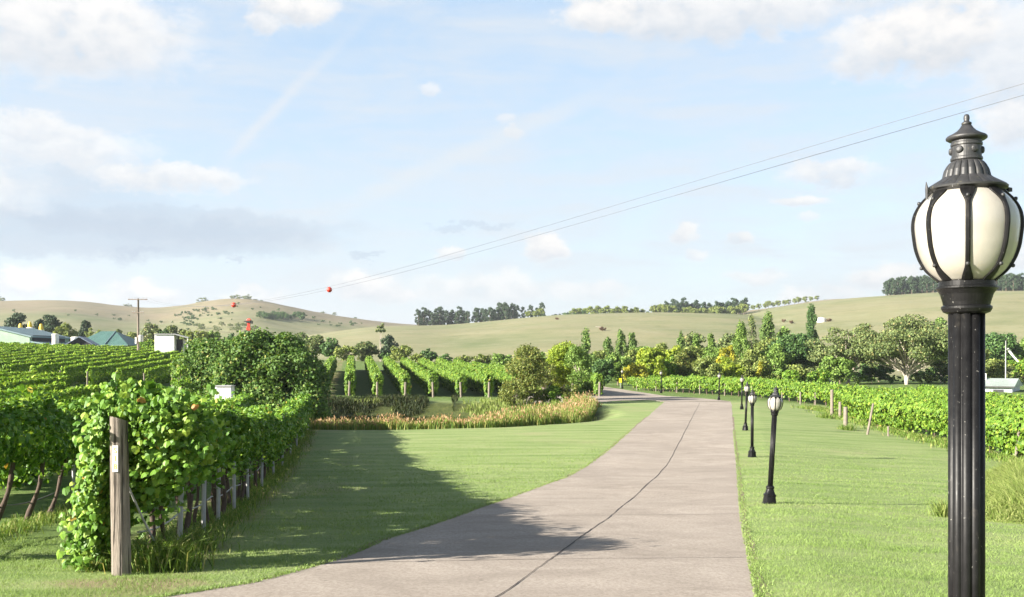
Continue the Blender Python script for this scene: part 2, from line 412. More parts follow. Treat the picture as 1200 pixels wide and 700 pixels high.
def mat_wood(name, c1, c2, c3):
    m, T = new_mat(name); co = T.new('ShaderNodeTexCoord').outputs['Object']
    g = T.noise(T.mapping(co, (22, 22, 1.6)), 1.5, 6, .65, .4); b = T.noise(co, 5, 4, .6)
    crack = T.noise(T.mapping(co, (30, 30, .7)), 1.3, 3, .5)
    c = T.ramp(g, [(.3, c1), (.55, c2), (.75, c3)])
    c = T.mix(T.sstep(b, .45, .75, 0, .55), c, (*[v * .6 for v in c2], 1))
    ck = T.sstep(crack, .45, .38)
    c = T.mix(ck, c, (.05, .04, .03, 1))
    T.put(T.b.inputs['Base Color'], c); T.b.inputs['Roughness'].default_value = .9
    bn = T.new('ShaderNodeBump'); bn.inputs['Strength'].default_value = 1.0; bn.inputs['Distance'].default_value = .02
    T.put(bn.inputs['Height'], T.math('SUBTRACT', g, ck)); T.l.new(bn.outputs[0], T.b.inputs['Normal'])
    return m
M['post'] = mat_wood('weathered_post', (.13, .108, .088), (.24, .205, .168), (.36, .32, .27))
M['post_far'] = paint('post_timber', (.19, .16, .13), .9, .25, 6)
M['pole_wood'] = paint('pole_timber', (.20, .16, .13), .9, .25, 4)

def mat_metal_roof(name, c, sc=5.0):
    m, T = new_mat(name); co = T.new('ShaderNodeTexCoord').outputs['Object']
    w = T.new('ShaderNodeTexWave', wave_type='BANDS', bands_direction='X'); T.put(w.inputs[0], co); w.inputs['Scale'].default_value = sc
    n = T.noise(co, .6, 5, .6)
    T.put(T.b.inputs['Base Color'], T.ramp(n, [(.3, tuple(v * .8 for v in c)), (.7, tuple(v * 1.15 for v in c))]))
    T.b.inputs['Roughness'].default_value = .5; T.b.inputs['Metallic'].default_value = .15
    bn = T.new('ShaderNodeBump'); bn.inputs['Strength'].default_value = .5; bn.inputs['Distance'].default_value = .03
    T.put(bn.inputs['Height'], w.outputs['Fac']); T.l.new(bn.outputs[0], T.b.inputs['Normal'])
    return m
M['roof_green'] = mat_metal_roof('roof_green', (.09, .19, .165))
M['roof_grey'] = mat_metal_roof('roof_bluegrey', (.15, .23, .25))
M['roof_slate'] = mat_metal_roof('roof_slate', (.16, .20, .27))
M['wall_green'] = mat_metal_roof('wall_green', (.25, .36, .27))
M['roof_pale'] = mat_metal_roof('roof_pale', (.36, .42, .38))
M['wall_blue'] = mat_metal_roof('wall_paleblue', (.56, .60, .68))
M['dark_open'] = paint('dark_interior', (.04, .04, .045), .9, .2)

def mat_ground():
    m, T = new_mat('ground_cover'); co = T.new('ShaderNodeTexCoord').outputs['Object']
    x, y, z = T.sep(co)
    dist = T.math('SQRT', T.math('ADD', T.math('MULTIPLY', x, x), T.math('MULTIPLY', y, y)))
    # mown lawn: fine blade mottling, mowing passes, worn patches
    nf = T.noise(T.mapping(co, (1, .45, 1)), 22, 5, .7); nm = T.noise(T.mapping(co, (.30, 1.3, 1), rot=(0, 0, R(-9))), .9, 7, .68, .6); nl = T.noise(co, .16, 5, .6)
    lawn = T.ramp(nf, [(.25, (0.149, 0.215, 0.063)), (.5, (0.213, 0.286, 0.098)), (.78, (0.274, 0.341, 0.132))])
    lawn = T.mix(T.sstep(nm, .47, .62, 0, .8), lawn, (0.295, 0.337, 0.149, 1))
    lawn = T.mix(T.sstep(nm, .47, .33, 0, .7), lawn, (0.132, 0.215, 0.055, 1))
    wv = T.new('ShaderNodeTexWave', wave_type='BANDS', bands_direction='Y', wave_profile='SIN')
    T.put(wv.inputs[0], T.mapping(co, (1, 1, 1), rot=(0, 0, R(-9)))); wv.inputs['Scale'].default_value = .20; wv.inputs['Distortion'].default_value = 4.5; wv.inputs['Detail'].default_value = 3; wv.inputs['Detail Scale'].default_value = .35
    lawn = T.mix(T.math('MULTIPLY', wv.outputs['Fac'], .30), lawn, (0.326, 0.387, 0.170, 1))
    lawn = T.mix(T.sstep(nl, .54, .70, 0, .6), lawn, (0.326, 0.317, 0.170, 1))
    # vineyard floor and rough paddock: deeper green
    q = T.math('MULTIPLY_ADD', y, .16, x)
    rough = T.ramp(T.noise(co, 3.0, 5, .65), [(.3, (.085, .14, .035)), (.55, (.135, .20, .055)), (.75, (.24, .265, .10))])
    n3 = T.noise(co, .5, 3, .5)
    vf = T.sstep(T.math('MULTIPLY_ADD', n3, 1.4, q), -.8, -2.2)
    vf = T.math('MAXIMUM', vf, T.sstep(T.math('MULTIPLY_ADD', n3, 5.0, y), 80, 88))
    # headland in front of the first vine row is mown, in full sun
    c = T.mix(vf, lawn, rough)
    c = T.mix(T.math('MULTIPLY', T.sstep(q, -1.4, -1.9), T.math('MULTIPLY', T.sstep(q, -3.4, -2.8), T.sstep(n3, .35, .6, 0, .8))), c, (.27, .22, .12, 1))
    c = T.mix(T.math('MULTIPLY', T.sstep(y, 13.0, 11.2), vf), c, lawn)
    pe = T.math('ADD', T.math('POWER', T.math('MULTIPLY', T.math('ADD', x, 3.75), 1 / .95), 2.0), T.math('POWER', T.math('MULTIPLY', T.math('SUBTRACT', y, 9.75), 1 / .42), 2.0))
    c = T.mix(T.math('MULTIPLY', T.sstep(T.math('MULTIPLY_ADD', T.noise(co, 4.0, 4, .7), 1.2, pe), 1.7, .7), .8), c, (.30, .225, .15, 1))
    # rank grass of the dam hollow
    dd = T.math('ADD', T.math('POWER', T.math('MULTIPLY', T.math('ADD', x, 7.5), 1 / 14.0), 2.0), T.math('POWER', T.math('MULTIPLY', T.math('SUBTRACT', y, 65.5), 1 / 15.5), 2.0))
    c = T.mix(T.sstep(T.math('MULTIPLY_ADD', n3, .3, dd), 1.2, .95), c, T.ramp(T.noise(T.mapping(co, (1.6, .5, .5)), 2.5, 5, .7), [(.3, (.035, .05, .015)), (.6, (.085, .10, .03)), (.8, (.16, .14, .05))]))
    # dry hill pasture
    past = T.noise(co, .013, 7, .66, .5); pf = T.noise(T.mapping(co, (1, 1, 3)), .05, 8, .75); pp = T.noise(co, .5, 3, .7)
    tan = T.ramp(past, [(.30, (0.140, 0.169, 0.071)), (.45, (0.199, 0.206, 0.104)), (.6, (0.242, 0.228, 0.128)), (.75, (0.169, 0.193, 0.086))])
    tan = T.mix(T.sstep(pf, .45, .68, 0, .5), tan, (0.280, 0.274, 0.167, 1))
    tan = T.mix(T.sstep(pf, .46, .30, 0, .5), tan, (0.119, 0.147, 0.062, 1))
    tan = T.mix(T.sstep(pp, .5, .8, 0, .25), tan, (0.153, 0.156, 0.076, 1))
    g2 = T.noise(T.mapping(co, (1, .6, 2)), .16, 6, .7)
    tan = T.mix(T.sstep(g2, .46, .30, 0, .5), tan, (0.134, 0.151, 0.068, 1))
    # the farther range beyond it is barer and pinker
    far = T.ramp(T.noise(co, .006, 6, .65), [(.3, (0.159, 0.146, 0.086)), (.5, (0.249, 0.206, 0.133)), (.7, (0.185, 0.172, 0.099))])
    far = T.mix(T.sstep(pf, .48, .66, 0, .6), far, (0.129, 0.133, 0.069, 1))
    tan = T.mix(T.sstep(T.math('MULTIPLY_ADD', past, 200.0, dist), 900, 1150), tan, far)
    # greener flat before the hill foot, and a sown paddock
    green = T.ramp(T.noise(co, .04, 5, .6), [(.3, (0.153, 0.189, 0.063)), (.7, (0.234, 0.261, 0.108))])
    sown = T.math('MULTIPLY', T.sstep(T.math('ABSOLUTE', T.math('ADD', x, 22.0)), 45, 25), T.sstep(T.math('MULTIPLY_ADD', past, 60.0, dist), 380, 330))
    foot = T.sstep(T.math('MULTIPLY_ADD', past, 120.0, dist), 345, 270)
    wide = T.mix(T.math('MAXIMUM', foot, T.math('MULTIPLY', sown, .85)), tan, green)
    c = T.mix(T.sstep(T.math('MULTIPLY_ADD', past, 30.0, dist), 185, 235), c, wide)
    T.put(T.b.inputs['Base Color'], c); T.b.inputs['Roughness'].default_value = .9; T.b.inputs['Specular IOR Level'].default_value = .15
    bn = T.new('ShaderNodeBump'); bn.inputs['Strength'].default_value = .5; bn.inputs['Distance'].default_value = .04
    T.put(bn.inputs['Height'], nf); T.l.new(bn.outputs[0], T.b.inputs['Normal'])
    return m

def mat_concrete():
    m, T = new_mat('driveway_concrete'); co = T.new('ShaderNodeTexCoord').outputs['Object']
    n1 = T.noise(T.mapping(co, (.8, 1.0, 1)), .75, 8, .7, .8); n2 = T.noise(T.mapping(co, (1, .55, 1)), 26, 5, .8); n3 = T.noise(co, .22, 4, .6)
    br = T.noise(T.mapping(co, (.6, 14, 1), rot=(0, 0, R(-8))), 2.2, 4, .6)
    c = T.ramp(n1, [(.28, (.27, .232, .195)), (.5, (.385, .335, .285)), (.72, (.475, .418, .36))])
    c = T.mix(T.sstep(n2, .35, .7, .0, .7), c, (.21, .175, .145, 1))
    c = T.mix(T.sstep(br, .5, .75, 0, .13), c, (.42, .37, .32, 1))
    c = T.mix(T.sstep(n3, .50, .66, 0, .5), c, (.27, .232, .197, 1))
    sp = T.new('ShaderNodeTexVoronoi'); T.put(sp.inputs['Vector'], co); sp.inputs['Scale'].default_value = 2.3
    c = T.mix(T.sstep(sp.outputs['Distance'], .075, .04, 0, .6), c, (.12, .10, .085, 1))
    T.put(T.b.inputs['Base Color'], c); T.b.inputs['Roughness'].default_value = .88; T.b.inputs['Specular IOR Level'].default_value = .2
    bn = T.new('ShaderNodeBump'); bn.inputs['Strength'].default_value = .35; bn.inputs['Distance'].default_value = .01
    T.put(bn.inputs['Height'], T.math('ADD', n2, br)); T.l.new(bn.outputs[0], T.b.inputs['Normal'])
    return m

# ------------------------------------------------------------------ ground
def build_ground():
    azs = np.concatenate([np.arange(-36, 36.01, .14), np.arange(38, 180, 2.5), np.arange(-180, -37, 2.5)])
    azs = np.unique(np.round(azs, 4)); a = np.radians(azs)
    rad = np.concatenate([np.geomspace(.4, 3, 16)[:-1], np.geomspace(3, 2200, 640), np.geomspace(2300, 9000, 12)])
    X = rad[:, None] * np.sin(a)[None]; Y = rad[:, None] * np.cos(a)[None]
    Z = h(X, Y) - .05 * on_road(X, Y, -.22)
    m, n = Z.shape
    V = np.stack([X, Y, Z], -1).reshape(-1, 3)
    i = np.arange(m - 1)[:, None] * n; j = np.arange(n)[None]; j2 = (j + 1) % n
    q = np.stack([i + j, i + n + j, i + n + j2, i + j2], -1).reshape(-1, 4)[:, ::-1]
    c = len(V); V = np.vstack([V, [[0, 0, hs(0, 0)]]])
    tri = np.stack([np.full(n, c), (np.arange(n) + 1) % n, np.arange(n)], -1)
    tag(mesh_obj('ground', V, [q, tri], mat_ground(), smooth=True), kind='structure')

LE = [(208, 699), (293, 684.5), (347, 671), (400, 656), (447, 635.7), (501, 618), (533, 607), (561, 596), (597, 584), (633, 571), (661, 561), (697, 540), (723, 519), (742, 503), (762, 486), (779, 470.8)]
RE = [(889, 700), (879, 654), (870, 611), (866, 570), (864, 546), (861, 520), (859, 499), (858, 484), (857.5, 474), (856, 470.5)]
JT = [(586, 700), (629, 668), (679, 632), (740, 586), (781, 546), (796, 519), (812, 488), (820, 472.5)]
def edge(pts, pre):
    g = np.array(sorted([p2g(*p)[::-1] for p in pts] + pre)); return g[:, 0], g[:, 1]
LY, LX = edge(LE, [(-25, -16), (-6, -12.5), (2, -9.2), (5, -6.6), (7, -4.6)])
RY, RX = edge(RE, [(-25, -3.2), (-6, -.6), (2, .82), (5, 1.38)])
JY, JX = edge(JT, [(-25, -8), (2, -2.6), (6, -1.0)])
def roadL(y): return np.interp(y, LY, LX)
def roadR(y): return np.interp(y, RY, RX)
Y_END = float(min(LY[-1], RY[-1]))

NF = [(779, 470.8), (760, 469), (728, 469.6), (706, 471.5), (688, 471.8), (664, 472.6), (640, 474), (600, 476)]
FF = [(856, 470.5), (822, 467), (780, 464.3), (745, 459), (706, 453), (680, 450.8), (640, 449.5), (600, 449)]
def near_flat(px, py, lim=135):
    X, Y = p2g(px, py); Y = min(Y, lim); return (px - 600) / F * Y, Y
N2 = np.array([near_flat(*p) for p in NF]); F2 = np.array([near_flat(*p) for p in FF])

def on_road(x, y, pad=0.0):
    a = (y < Y_END + 1) & (x > roadL(y) - pad) & (x < roadR(y) + pad)
    b = (y >= Y_END - 1) & (x < 20) & (x > -8) & (y > np.interp(x, np.sort(N2[:, 0]), N2[np.argsort(N2[:, 0]), 1]) - pad) & (y < np.interp(x, np.sort(F2[:, 0]), F2[np.argsort(F2[:, 0]), 1]) + pad)
    return a | b

build_ground()

def strip(A, B, name, mat, lift, k=26, kind='structure', parent=None, skirt=.08):
    t = np.linspace(0, 1, k)
    P = A[:, None, :] * (1 - t)[None, :, None] + B[:, None, :] * t[None, :, None]
    Z = h(P[..., 0], P[..., 1]) + lift
    V = np.concatenate([P, Z[..., None]], -1)
    if skirt:
        lo = V[:, [0]].copy(); lo[..., 2] -= skirt; hi = V[:, [-1]].copy(); hi[..., 2] -= skirt
        V = np.concatenate([lo, V, hi], 1); k += 2
    m = len(A); i = np.arange(m - 1)[:, None] * k; j = np.arange(k - 1)[None]
    q = np.stack([i + j, i + j + 1, i + k + j + 1, i + k + j], -1).reshape(-1, 4)
    o = mesh_obj(name, V.reshape(-1, 3), [q], mat, parent)
    return o

def build_road():
    mc = mat_concrete()
    ys = np.concatenate([np.arange(-25, 8, 1.0), np.arange(8, 30, .2), np.arange(30, Y_END, .5), [Y_END]])
    wob = lambda y, k: .05 * vnoise(y * .9, y * 0, k) + .03 * vnoise(y * 5, y * 0, k + 9)
    A = np.c_[roadL(ys) + wob(ys, 5), ys]; B = np.c_[roadR(ys) + wob(ys, 6), ys]
    rd = tag(strip(A, B, 'driveway', mc, .006, 40), kind='structure')
    ids = np.linspace(0, len(N2) - 1, 50)
    A2 = np.c_[np.interp(ids, range(len(N2)), N2[:, 0]), np.interp(ids, range(len(N2)), N2[:, 1])]
    B2 = np.c_[np.interp(ids, range(len(F2)), F2[:, 0]), np.interp(ids, range(len(F2)), F2[:, 1])]
    tag(strip(A2, B2, 'road', mc, .012, 50), kind='structure')
    ms = paint('verge_soil', (.20, .155, .105), .95, .35, 20)
    for (e, sg) in ((roadR, 1), (roadL, -1)):
        y5 = ys[(ys > 4) & (ys < 60)]; w5 = .05 + .06 * (vnoise(y5 * 1.7, y5 * 0, 51) + .5) + .03 * vnoise(y5 * 7, y5 * 0, 52)
        a5 = np.c_[e(y5) - sg * .05, y5]; b5 = np.c_[e(y5) + sg * w5, y5]
        so = tag(strip(a5 if sg > 0 else b5, b5 if sg > 0 else a5, 'soil', ms, .003, 4, skirt=0), kind='structure'); so.parent = rd
    mj = paint('joint_tar', (.055, .045, .04), .9, .4, 12)
    yj = np.concatenate([np.arange(-10, 30, .15), np.arange(30, JY[-1], .4)])
    w = (.005 + .008 * (vnoise(yj * 3, yj * 0, 2) + .5)) * (1 + .4 * (vnoise(yj * .7, yj * 0, 8)))
    wx = .03 * vnoise(yj * .4, yj * 0, 4) + .018 * vnoise(yj * 7, yj * 0, 41)
    xj = np.interp(yj, JY, JX) + wx
    j = tag(strip(np.c_[xj - w, yj], np.c_[xj + w, yj], 'joint', mj, .011, 2, skirt=0), kind='structure')
    j.parent = rd
    mj2 = paint('saw_cut', (.16, .135, .115), .9, .3, 12)
    for k, yc in enumerate((11.9, 17.8, 24.0, 30.2, 36.6, 43.0, 50, 57, 64, 71)):
        xs = np.linspace(0, 1, 40); xl = roadL(yc - .7) + .05; xr = roadR(yc) - .05
        X = xl + (xr - xl) * xs; Yc = yc + .05 * vnoise(xs * 9, xs * 0, k) - .6 * (1 - xs)
        ww = .006 + .007 * (vnoise(xs * 14, xs * 0, 3 + k) + .5)
        jo = tag(strip(np.c_[X, Yc - ww], np.c_[X, Yc + ww], 'joint', mj2, .010, 2, skirt=0), kind='structure'); jo.parent = rd
build_road()

# ------------------------------------------------------------------ air
def build_haze():
    m = bpy.data.materials.new('air'); m.use_nodes = True; nt = m.node_tree
    nt.nodes.remove(nt.nodes['Principled BSDF'])
    v = nt.nodes.new('ShaderNodeVolumePrincipled'); v.inputs['Color'].default_value = (.86, .92, 1, 1); v.inputs['Density'].default_value = HAZE; v.inputs['Anisotropy'].default_value = .25
    nt.links.new(v.outputs[0], nt.nodes['Material Output'].inputs['Volume'])
    tag(MB().box((0, 0, 60), (19000, 19000, 150)).build('haze', m), kind='stuff')
if HAZE: build_haze()

# ------------------------------------------------------------------ leaves
def unit(v): return v / (np.linalg.norm(v, axis=-1, keepdims=True) + 1e-9)

GRAPE = np.array([(0, .02), (.14, -.12), (.36, -.20), (.53, .02), (.48, .24), (.52, .50), (.32, .62), (.16, .84), (0, .92), (-.16, .84), (-.32, .62), (-.52, .50), (-.48, .24), (-.53, .02), (-.36, -.20), (-.14, -.12)])
def leaf_cards(C, N, size, kind='quad', hang=True, aspect=1.0, fold=.12):
    """one small leaf per centre: C centres, N normals, size per leaf"""
    n = len(C); N = unit(N)
    down = np.tile([0, 0, -1.0], (n, 1)) if hang else unit(rng.normal(size=(n, 3)))
    down = down + rng.normal(size=(n, 3)) * (.45 if hang else .2)
    t = unit(down - N * (down * N).sum(1, keepdims=True)); b = np.cross(N, t)
    if kind == 'grape':
        pts = GRAPE; w = -fold * np.abs(pts[:, 0]) * 1.6 + .10 * np.sin(pts[:, 1] * 5)
        # fan from the stalk point, which sits at index 0
        V = C[:, None] + size[:, None, None] * (b[:, None] * pts[None, :, 0, None] + t[:, None] * (pts[None, :, 1, None] - .35) + N[:, None] * w[None, :, None])
        k = len(pts); base = np.arange(n)[:, None, None] * k
        tri = np.array([[0, i, i + 1] for i in range(1, k - 1)])[None] + base
        return V.reshape(-1, 3), tri.reshape(-1, 3)
    if kind == 'penta':
        pts = np.array([(-.30, -.38), (.30, -.38), (.52, .15), (0, .60), (-.52, .15)]); w = np.array([.03, .03, -.12, .0, -.12])
    else:
        pts = np.array([(0, -.55), (.42, 0), (0, .55), (-.42, 0)]); w = np.array([.0, -.10, 0, -.10])
    V = C[:, None] + size[:, None, None] * (b[:, None] * pts[None, :, 0, None] * aspect + t[:, None] * pts[None, :, 1, None] + N[:, None] * w[None, :, None])
    k = len(pts)
    return V.reshape(-1, 3), (np.arange(n)[:, None] * k + np.arange(k)[None])

def path_sample(P):
    P = np.asarray(P, float); d = np.r_[0, np.cumsum(np.hypot(*np.diff(P, axis=0).T))]
    def f(s):
        x = np.interp(s, d, P[:, 0]); y = np.interp(s, d, P[:, 1])
        i = np.clip(np.searchsorted(d, s) - 1, 0, len(P) - 2); t = np.diff(P, axis=0)[i]; t = t / np.linalg.norm(t, axis=1)[:, None]
        return x, y, t
    return d[-1], f

def vine_foliage(P, top, bot, half, size, per_m, kind, seed, end_full=False, shaggy=1.0, nr=.5):
    L, f = path_sample(P)
    n = int(L * per_m); s = rng.random(n) * L
    # end faces too
    ne = int(per_m * .9); s[:ne] = rng.random(ne) * .35; s[ne:2 * ne] = L - rng.random(ne) * .35
    x, y, t = f(s); nrm = np.c_[t[:, 1], -t[:, 0]]
    th = rng.random(n) * 2 * np.pi
    rr = np.where(rng.random(n) < .78, rng.uniform(.82, 1.06, n), rng.uniform(.15, .9, n))
    rr[:2 * ne] = np.sqrt(rng.random(2 * ne))
    cx, sx = np.cos(th), np.sin(th)
    ex = np.sign(cx) * np.abs(cx) ** .62; ez = np.sign(sx) * np.abs(sx) ** .62
    lump = 1 + .42 * vnoise(s * 1.1 + seed * 13, th * 1.2, seed) * 2 * .6 + .55 * vnoise(s * 3.6, th * 2.6 + seed, seed + 3)
    tl = top + (.16 * vnoise(s * .9, s * 0 + seed, 5) * 2 + .10 * vnoise(s * 2.9, s * 0 + seed, 6) * 2) * min(1, shaggy)
    bl = bot + .22 * vnoise(s * .8, s * 0 + seed, 7) * 2 + .14 * vnoise(s * 3.1, s * 0 + seed, 8) * 2
    zc = (tl + bl) / 2; hh = (tl - bl) / 2
    off = ex * rr * half * lump; zz = zc + ez * rr * hh * (1 + .12 * (lump - 1))
    # upright shoots along the crest, tendrils that hang
    k = rng.random(n); up = k < .07 * shaggy
    zz[up] = tl[up] + rng.random(up.sum()) ** 1.6 * .34 * shaggy; off[up] *= .8
    hg = (k > .07) & (k < .07 + .05 * shaggy)
    zz[hg] = bl[hg] - rng.random(hg.sum()) ** 1.7 * .40 * shaggy
    C = np.c_[x + nrm[:, 0] * off, y + nrm[:, 1] * off, zz]
    C[:, 2] += h(x, y)
    N = np.c_[nrm[:, 0] * ex, nrm[:, 1] * ex, ez * .8 + .35] + rng.normal(size=(n, 3)) * nr
    N += (ez > .45)[:, None] * (-np.array(dirv)) * .9
    e1 = s < .35; N[e1, :2] -= t[e1] * .8; e2 = s > L - .35; N[e2, :2] += t[e2] * .8
    return leaf_cards(C, N, size * rng.uniform(.65, 1.3, n), kind)

GA = 'vine rows of the vineyard'
def vine_row(P, label, top=1.85, bot=.75, half=.34, size=.13, per_m=420, kind='penta', mat='vine', trunks=0.0, hose=False, seed=1, extra=None, thick=.03, shaggy=1.0):
    x0, y0 = P[0]; z0 = hs(x0, y0)
    root = thing('grapevine_row', (x0, y0, z0), label, 'vine row', GA)
    o3 = np.array([x0, y0, z0])
    mb = MB(); V, Fc = vine_foliage(P, top, bot, half, size, per_m, kind, seed, shaggy=shaggy, nr=.5); mb.add(V - o3, Fc)
    if extra is not None: mb.add(extra[0] - o3, extra[1])
    mb.build('foliage', M[mat], root)
    L, f = path_sample(P)
    if trunks:
        s = .6
        while s < L - .2:
            x, y, t = f(np.array([s])); x, y, t = float(x[0]), float(y[0]), t[0]; z = hs(x, y)
            lean = random.uniform(-.1, .5); hgt = bot + .25
            k = np.linspace(0, 1, 7)
            bend = random.uniform(-.08, .08); b2 = random.uniform(-.05, .05)
            Pt = np.c_[x + t[0] * lean * (k - .15) * .8 + .02 * np.sin(k * 7 + s) + b2 * np.sin(k * 3), y + t[1] * lean * (k - .15) * .8 + bend * np.sin(k * 3.1), z - .08 + (hgt + .08) * k]
            r = thick * (1.15 - .35 * k) * (1 + .18 * np.sin(k * 11 + s * 3)) * random.uniform(.8, 1.2)
            m = MB(); m.tube(Pt - o3, r, 7)
            m.build('trunk', M['vine_bark'], root, smooth=True)
            s += trunks * random.uniform(.8, 1.2)
    if hose:
        s = np.linspace(0.3, L - .3, int(L * 2)); x, y, t = f(s)
        z = h(x, y) + .38 - .05 * np.abs(np.sin(s * 1.05)) + .02 * np.sin(s * .37)
        MB().tube(np.c_[x + .02, y, z] - o3, .010, 6).build('drip_line', M['hose'], root, smooth=True)
        for hz in (.78, 1.15, 1.55):
            z = h(x, y) + hz
            MB().tube(np.c_[x, y, z] - o3, .0025, 4).build('trellis_wire', M['steel'], root)
    return root

def qrow(q, y0, y1, n=12):
    ys = np.linspace(y0, y1, n); return np.c_[q - .16 * ys, ys]

ORD = ['first', 'second', 'third', 'fourth', 'fifth', 'sixth', 'seventh', 'eighth', 'ninth', 'tenth', 'eleventh', 'twelfth', 'thirteenth', 'fourteenth', 'fifteenth', 'sixteenth', 'seventeenth']

# trellis posts: each a thing
def post(x, y, ht, r, label, mat='post_far', tilt=(0, 0), name='trellis_post', sides=8, group='trellis posts along the vine rows'):
    z = hs(x, y)
    k = np.array([-.15, .0, .3, .7, .97, 1.0]) * ht
    m = MB(); m.tube(np.c_[k * tilt[0], k * tilt[1], k], r * np.array([1.04, 1.03, 1, .98, .95, .80]), sides)
    o = m.build(name, M[mat], None, (x, y, z), smooth=False)
    return tag(o, label, 'post', group)

def build_near_rows():
    # --- row behind the numbered post
    q1 = -2.39
    P1 = qrow(q1, 10.5, 49.2, 20)
    # near the end post the vine spills to the ground on the outer side
    n = 5000
    s = rng.random(n)
    cx = -4.20 - .36 * s + rng.normal(size=n) * .12; cz = 1.75 * (1 - s) ** .9 + .12 + rng.normal(size=n) * .10
    cyy = 10.85 + rng.normal(size=n) * .22
    C = np.c_[cx, cyy, cz]; C[:, 2] = np.maximum(C[:, 2], .03) + h(cx, cyy)
    clear = (np.abs(C[:, 0] + 4.10) < .24) & (C[:, 1] < 10.62); C = C[~clear]; n = len(C)
    spill = leaf_cards(C, np.c_[rng.normal(size=n) * .5 - .4, rng.normal(size=n) * .4 - .9, rng.normal(size=n) * .4 + .5], .067 * rng.uniform(.55, 1.4, n), 'grape', fold=.32)
    n2 = 4400
    ax = -3.88 + rng.normal(size=n2) * .24; ay = 11.0 + rng.normal(size=n2) * .36; az_ = rng.uniform(1.0, 1.84, n2) + .07 * rng.normal(size=n2)
    C = np.c_[ax, ay, az_ + h(ax, ay)]
    keep = ~((np.abs(ax + 4.10) < .27) & (ay < 10.62) & (az_ < 1.66))
    C = C[keep]; n2 = len(C)
    head = leaf_cards(C, np.c_[rng.normal(size=n2) * .6, rng.normal(size=n2) * .5 - .7, rng.normal(size=n2) * .4 + .5], .067 * rng.uniform(.55, 1.4, n2), 'grape', fold=.32)
    ex = (np.vstack([spill[0], head[0]]), np.vstack([spill[1], head[1] + len(spill[0])]))
    # nearest stretch carries fully lobed leaves
    P1a = qrow(q1, 10.75, 27, 10)
    Va, Fa = vine_foliage(P1a, 1.74, .93, .33, .072, 2350, 'grape', 21, shaggy=.65, nr=.8)
    ex = (np.vstack([ex[0], Va]), np.vstack([ex[1], Fa + len(ex[0])]))
    vine_row(qrow(q1, 26.5, 49.2, 14), 'x', 1.54, .58, .34, .105, 1100, 'penta', 'vine', 1.25, True, 22, shaggy=.55)
    r = [o for o in COL.objects if o.get('label') == 'x'][0]
    r['label'] = 'long vine row with bare trunks, running from the numbered timber post beside the lawn'
    o3 = np.array(r.location)
    MB().add(ex[0] - o3, ex[1]).build('foliage', M['vine'], r)
    # trunks and wires of the nearer stretch
    L, f = path_sample(P1a)
    s = 1.0
    while s < L:
        x, y, t = f(np.array([s])); x, y, t = float(x[0]), float(y[0]), t[0]; z = hs(x, y); k = np.linspace(0, 1, 9)
        for rep in range(2 if random.random() < .45 else 1):
            lean = random.uniform(-.15, .55); ph = random.uniform(0, 6); xo = rep * .12
            Pt = np.c_[x + xo + t[0] * lean * (k - .1) * .7 + .025 * np.sin(k * 7 + ph), y + xo + t[1] * lean * (k - .1) * .7 + .03 * np.sin(k * 5 + ph), z - .08 + 1.1 * k]
            MB().tube(Pt - o3, .028 * (1.25 - .35 * k) * (1 + .2 * np.sin(k * 13 + ph)) * random.uniform(.8, 1.25), 8).build('trunk', M['vine_bark'], r, smooth=True)
        s += random.uniform(.75, 1.25)
    s = np.linspace(.2, L, 60); x, y, t = f(s); z = h(x, y) + .40 - .06 * np.abs(np.sin(s * 1.05))
    MB().tube(np.c_[x + .03, y, z] - o3, .011, 6).build('drip_line', M['zinc'], r, smooth=True)
    for k, yy in enumerate((12.6, 14.6, 16.2, 18.4, 20.8, 24, 27.5, 31, 35, 39, 43.5, 48.8)):
        post(q1 - .16 * yy + .20, yy, 1.55, .032, ('grey ' + ORD[k] + ' slim post inside the row behind the numbered post'), 'zinc', (random.uniform(-.03, .03), 0), sides=6)
    # --- next row
    q0 = -5.25
    P0a = qrow(q0, 10.8, 27, 10)
    V0, F0 = vine_foliage(P0a, 1.90, .82,   .36, .09, 1500, 'penta', 31, shaggy=.7)
    vine_row(qrow(q0, 26.5, 50, 12), 'vine row in deep shade across the grass aisle from the numbered post, trunks leaning', 1.60, .52, .34, .12, 800, 'penta', 'vine', 1.6, True, 32, extra=(V0, F0), shaggy=.5)
    r0 = [o for o in COL.objects if o.get('label', '').startswith('vine row in deep shade')][0]; o3 = np.array(r0.location)
    L, f = path_sample(P0a); s = .5
    while s < L:
        x, y, t = f(np.array([s])); x, y, t = float(x[0]), float(y[0]), t[0]; z = hs(x, y); k = np.linspace(0, 1, 9); lean = random.uniform(.25, .75); ph = random.uniform(0, 6)
        Pt = np.c_[x + .22 * k + .03 * np.sin(k * 6 + ph), y + lean * (k - .1) * .6, z - .08 + 1.1 * k]
        MB().tube(Pt - o3, .033 * (1.3 - .4 * k) * (1 + .2 * np.sin(k * 12 + ph)) * random.uniform(.85, 1.2), 8).build('trunk', M['vine_bark'], r0, smooth=True)
        s += random.uniform(1.0, 1.5)
    s = np.linspace(.2, L, 60); x, y, t = f(s); z = h(x, y) + .42 - .07 * np.abs(np.sin(s * .9))
    MB().tube(np.c_[x + .03, y, z] - o3, .012, 6).build('drip_line', M['hose'], r0, smooth=True)
    for k, yy in enumerate((13.5, 18.2, 23, 29, 36)):
        post(q0 - .16 * yy + .15, yy, 1.5, .03, ORD[k] + ' slim grey post inside the shaded second vine row', 'zinc', sides=6)
    # --- rows beyond, running to the diagonal headland track
    ends = [50, 51.5, 53, 56, 66, 75, 77, 79, 80]
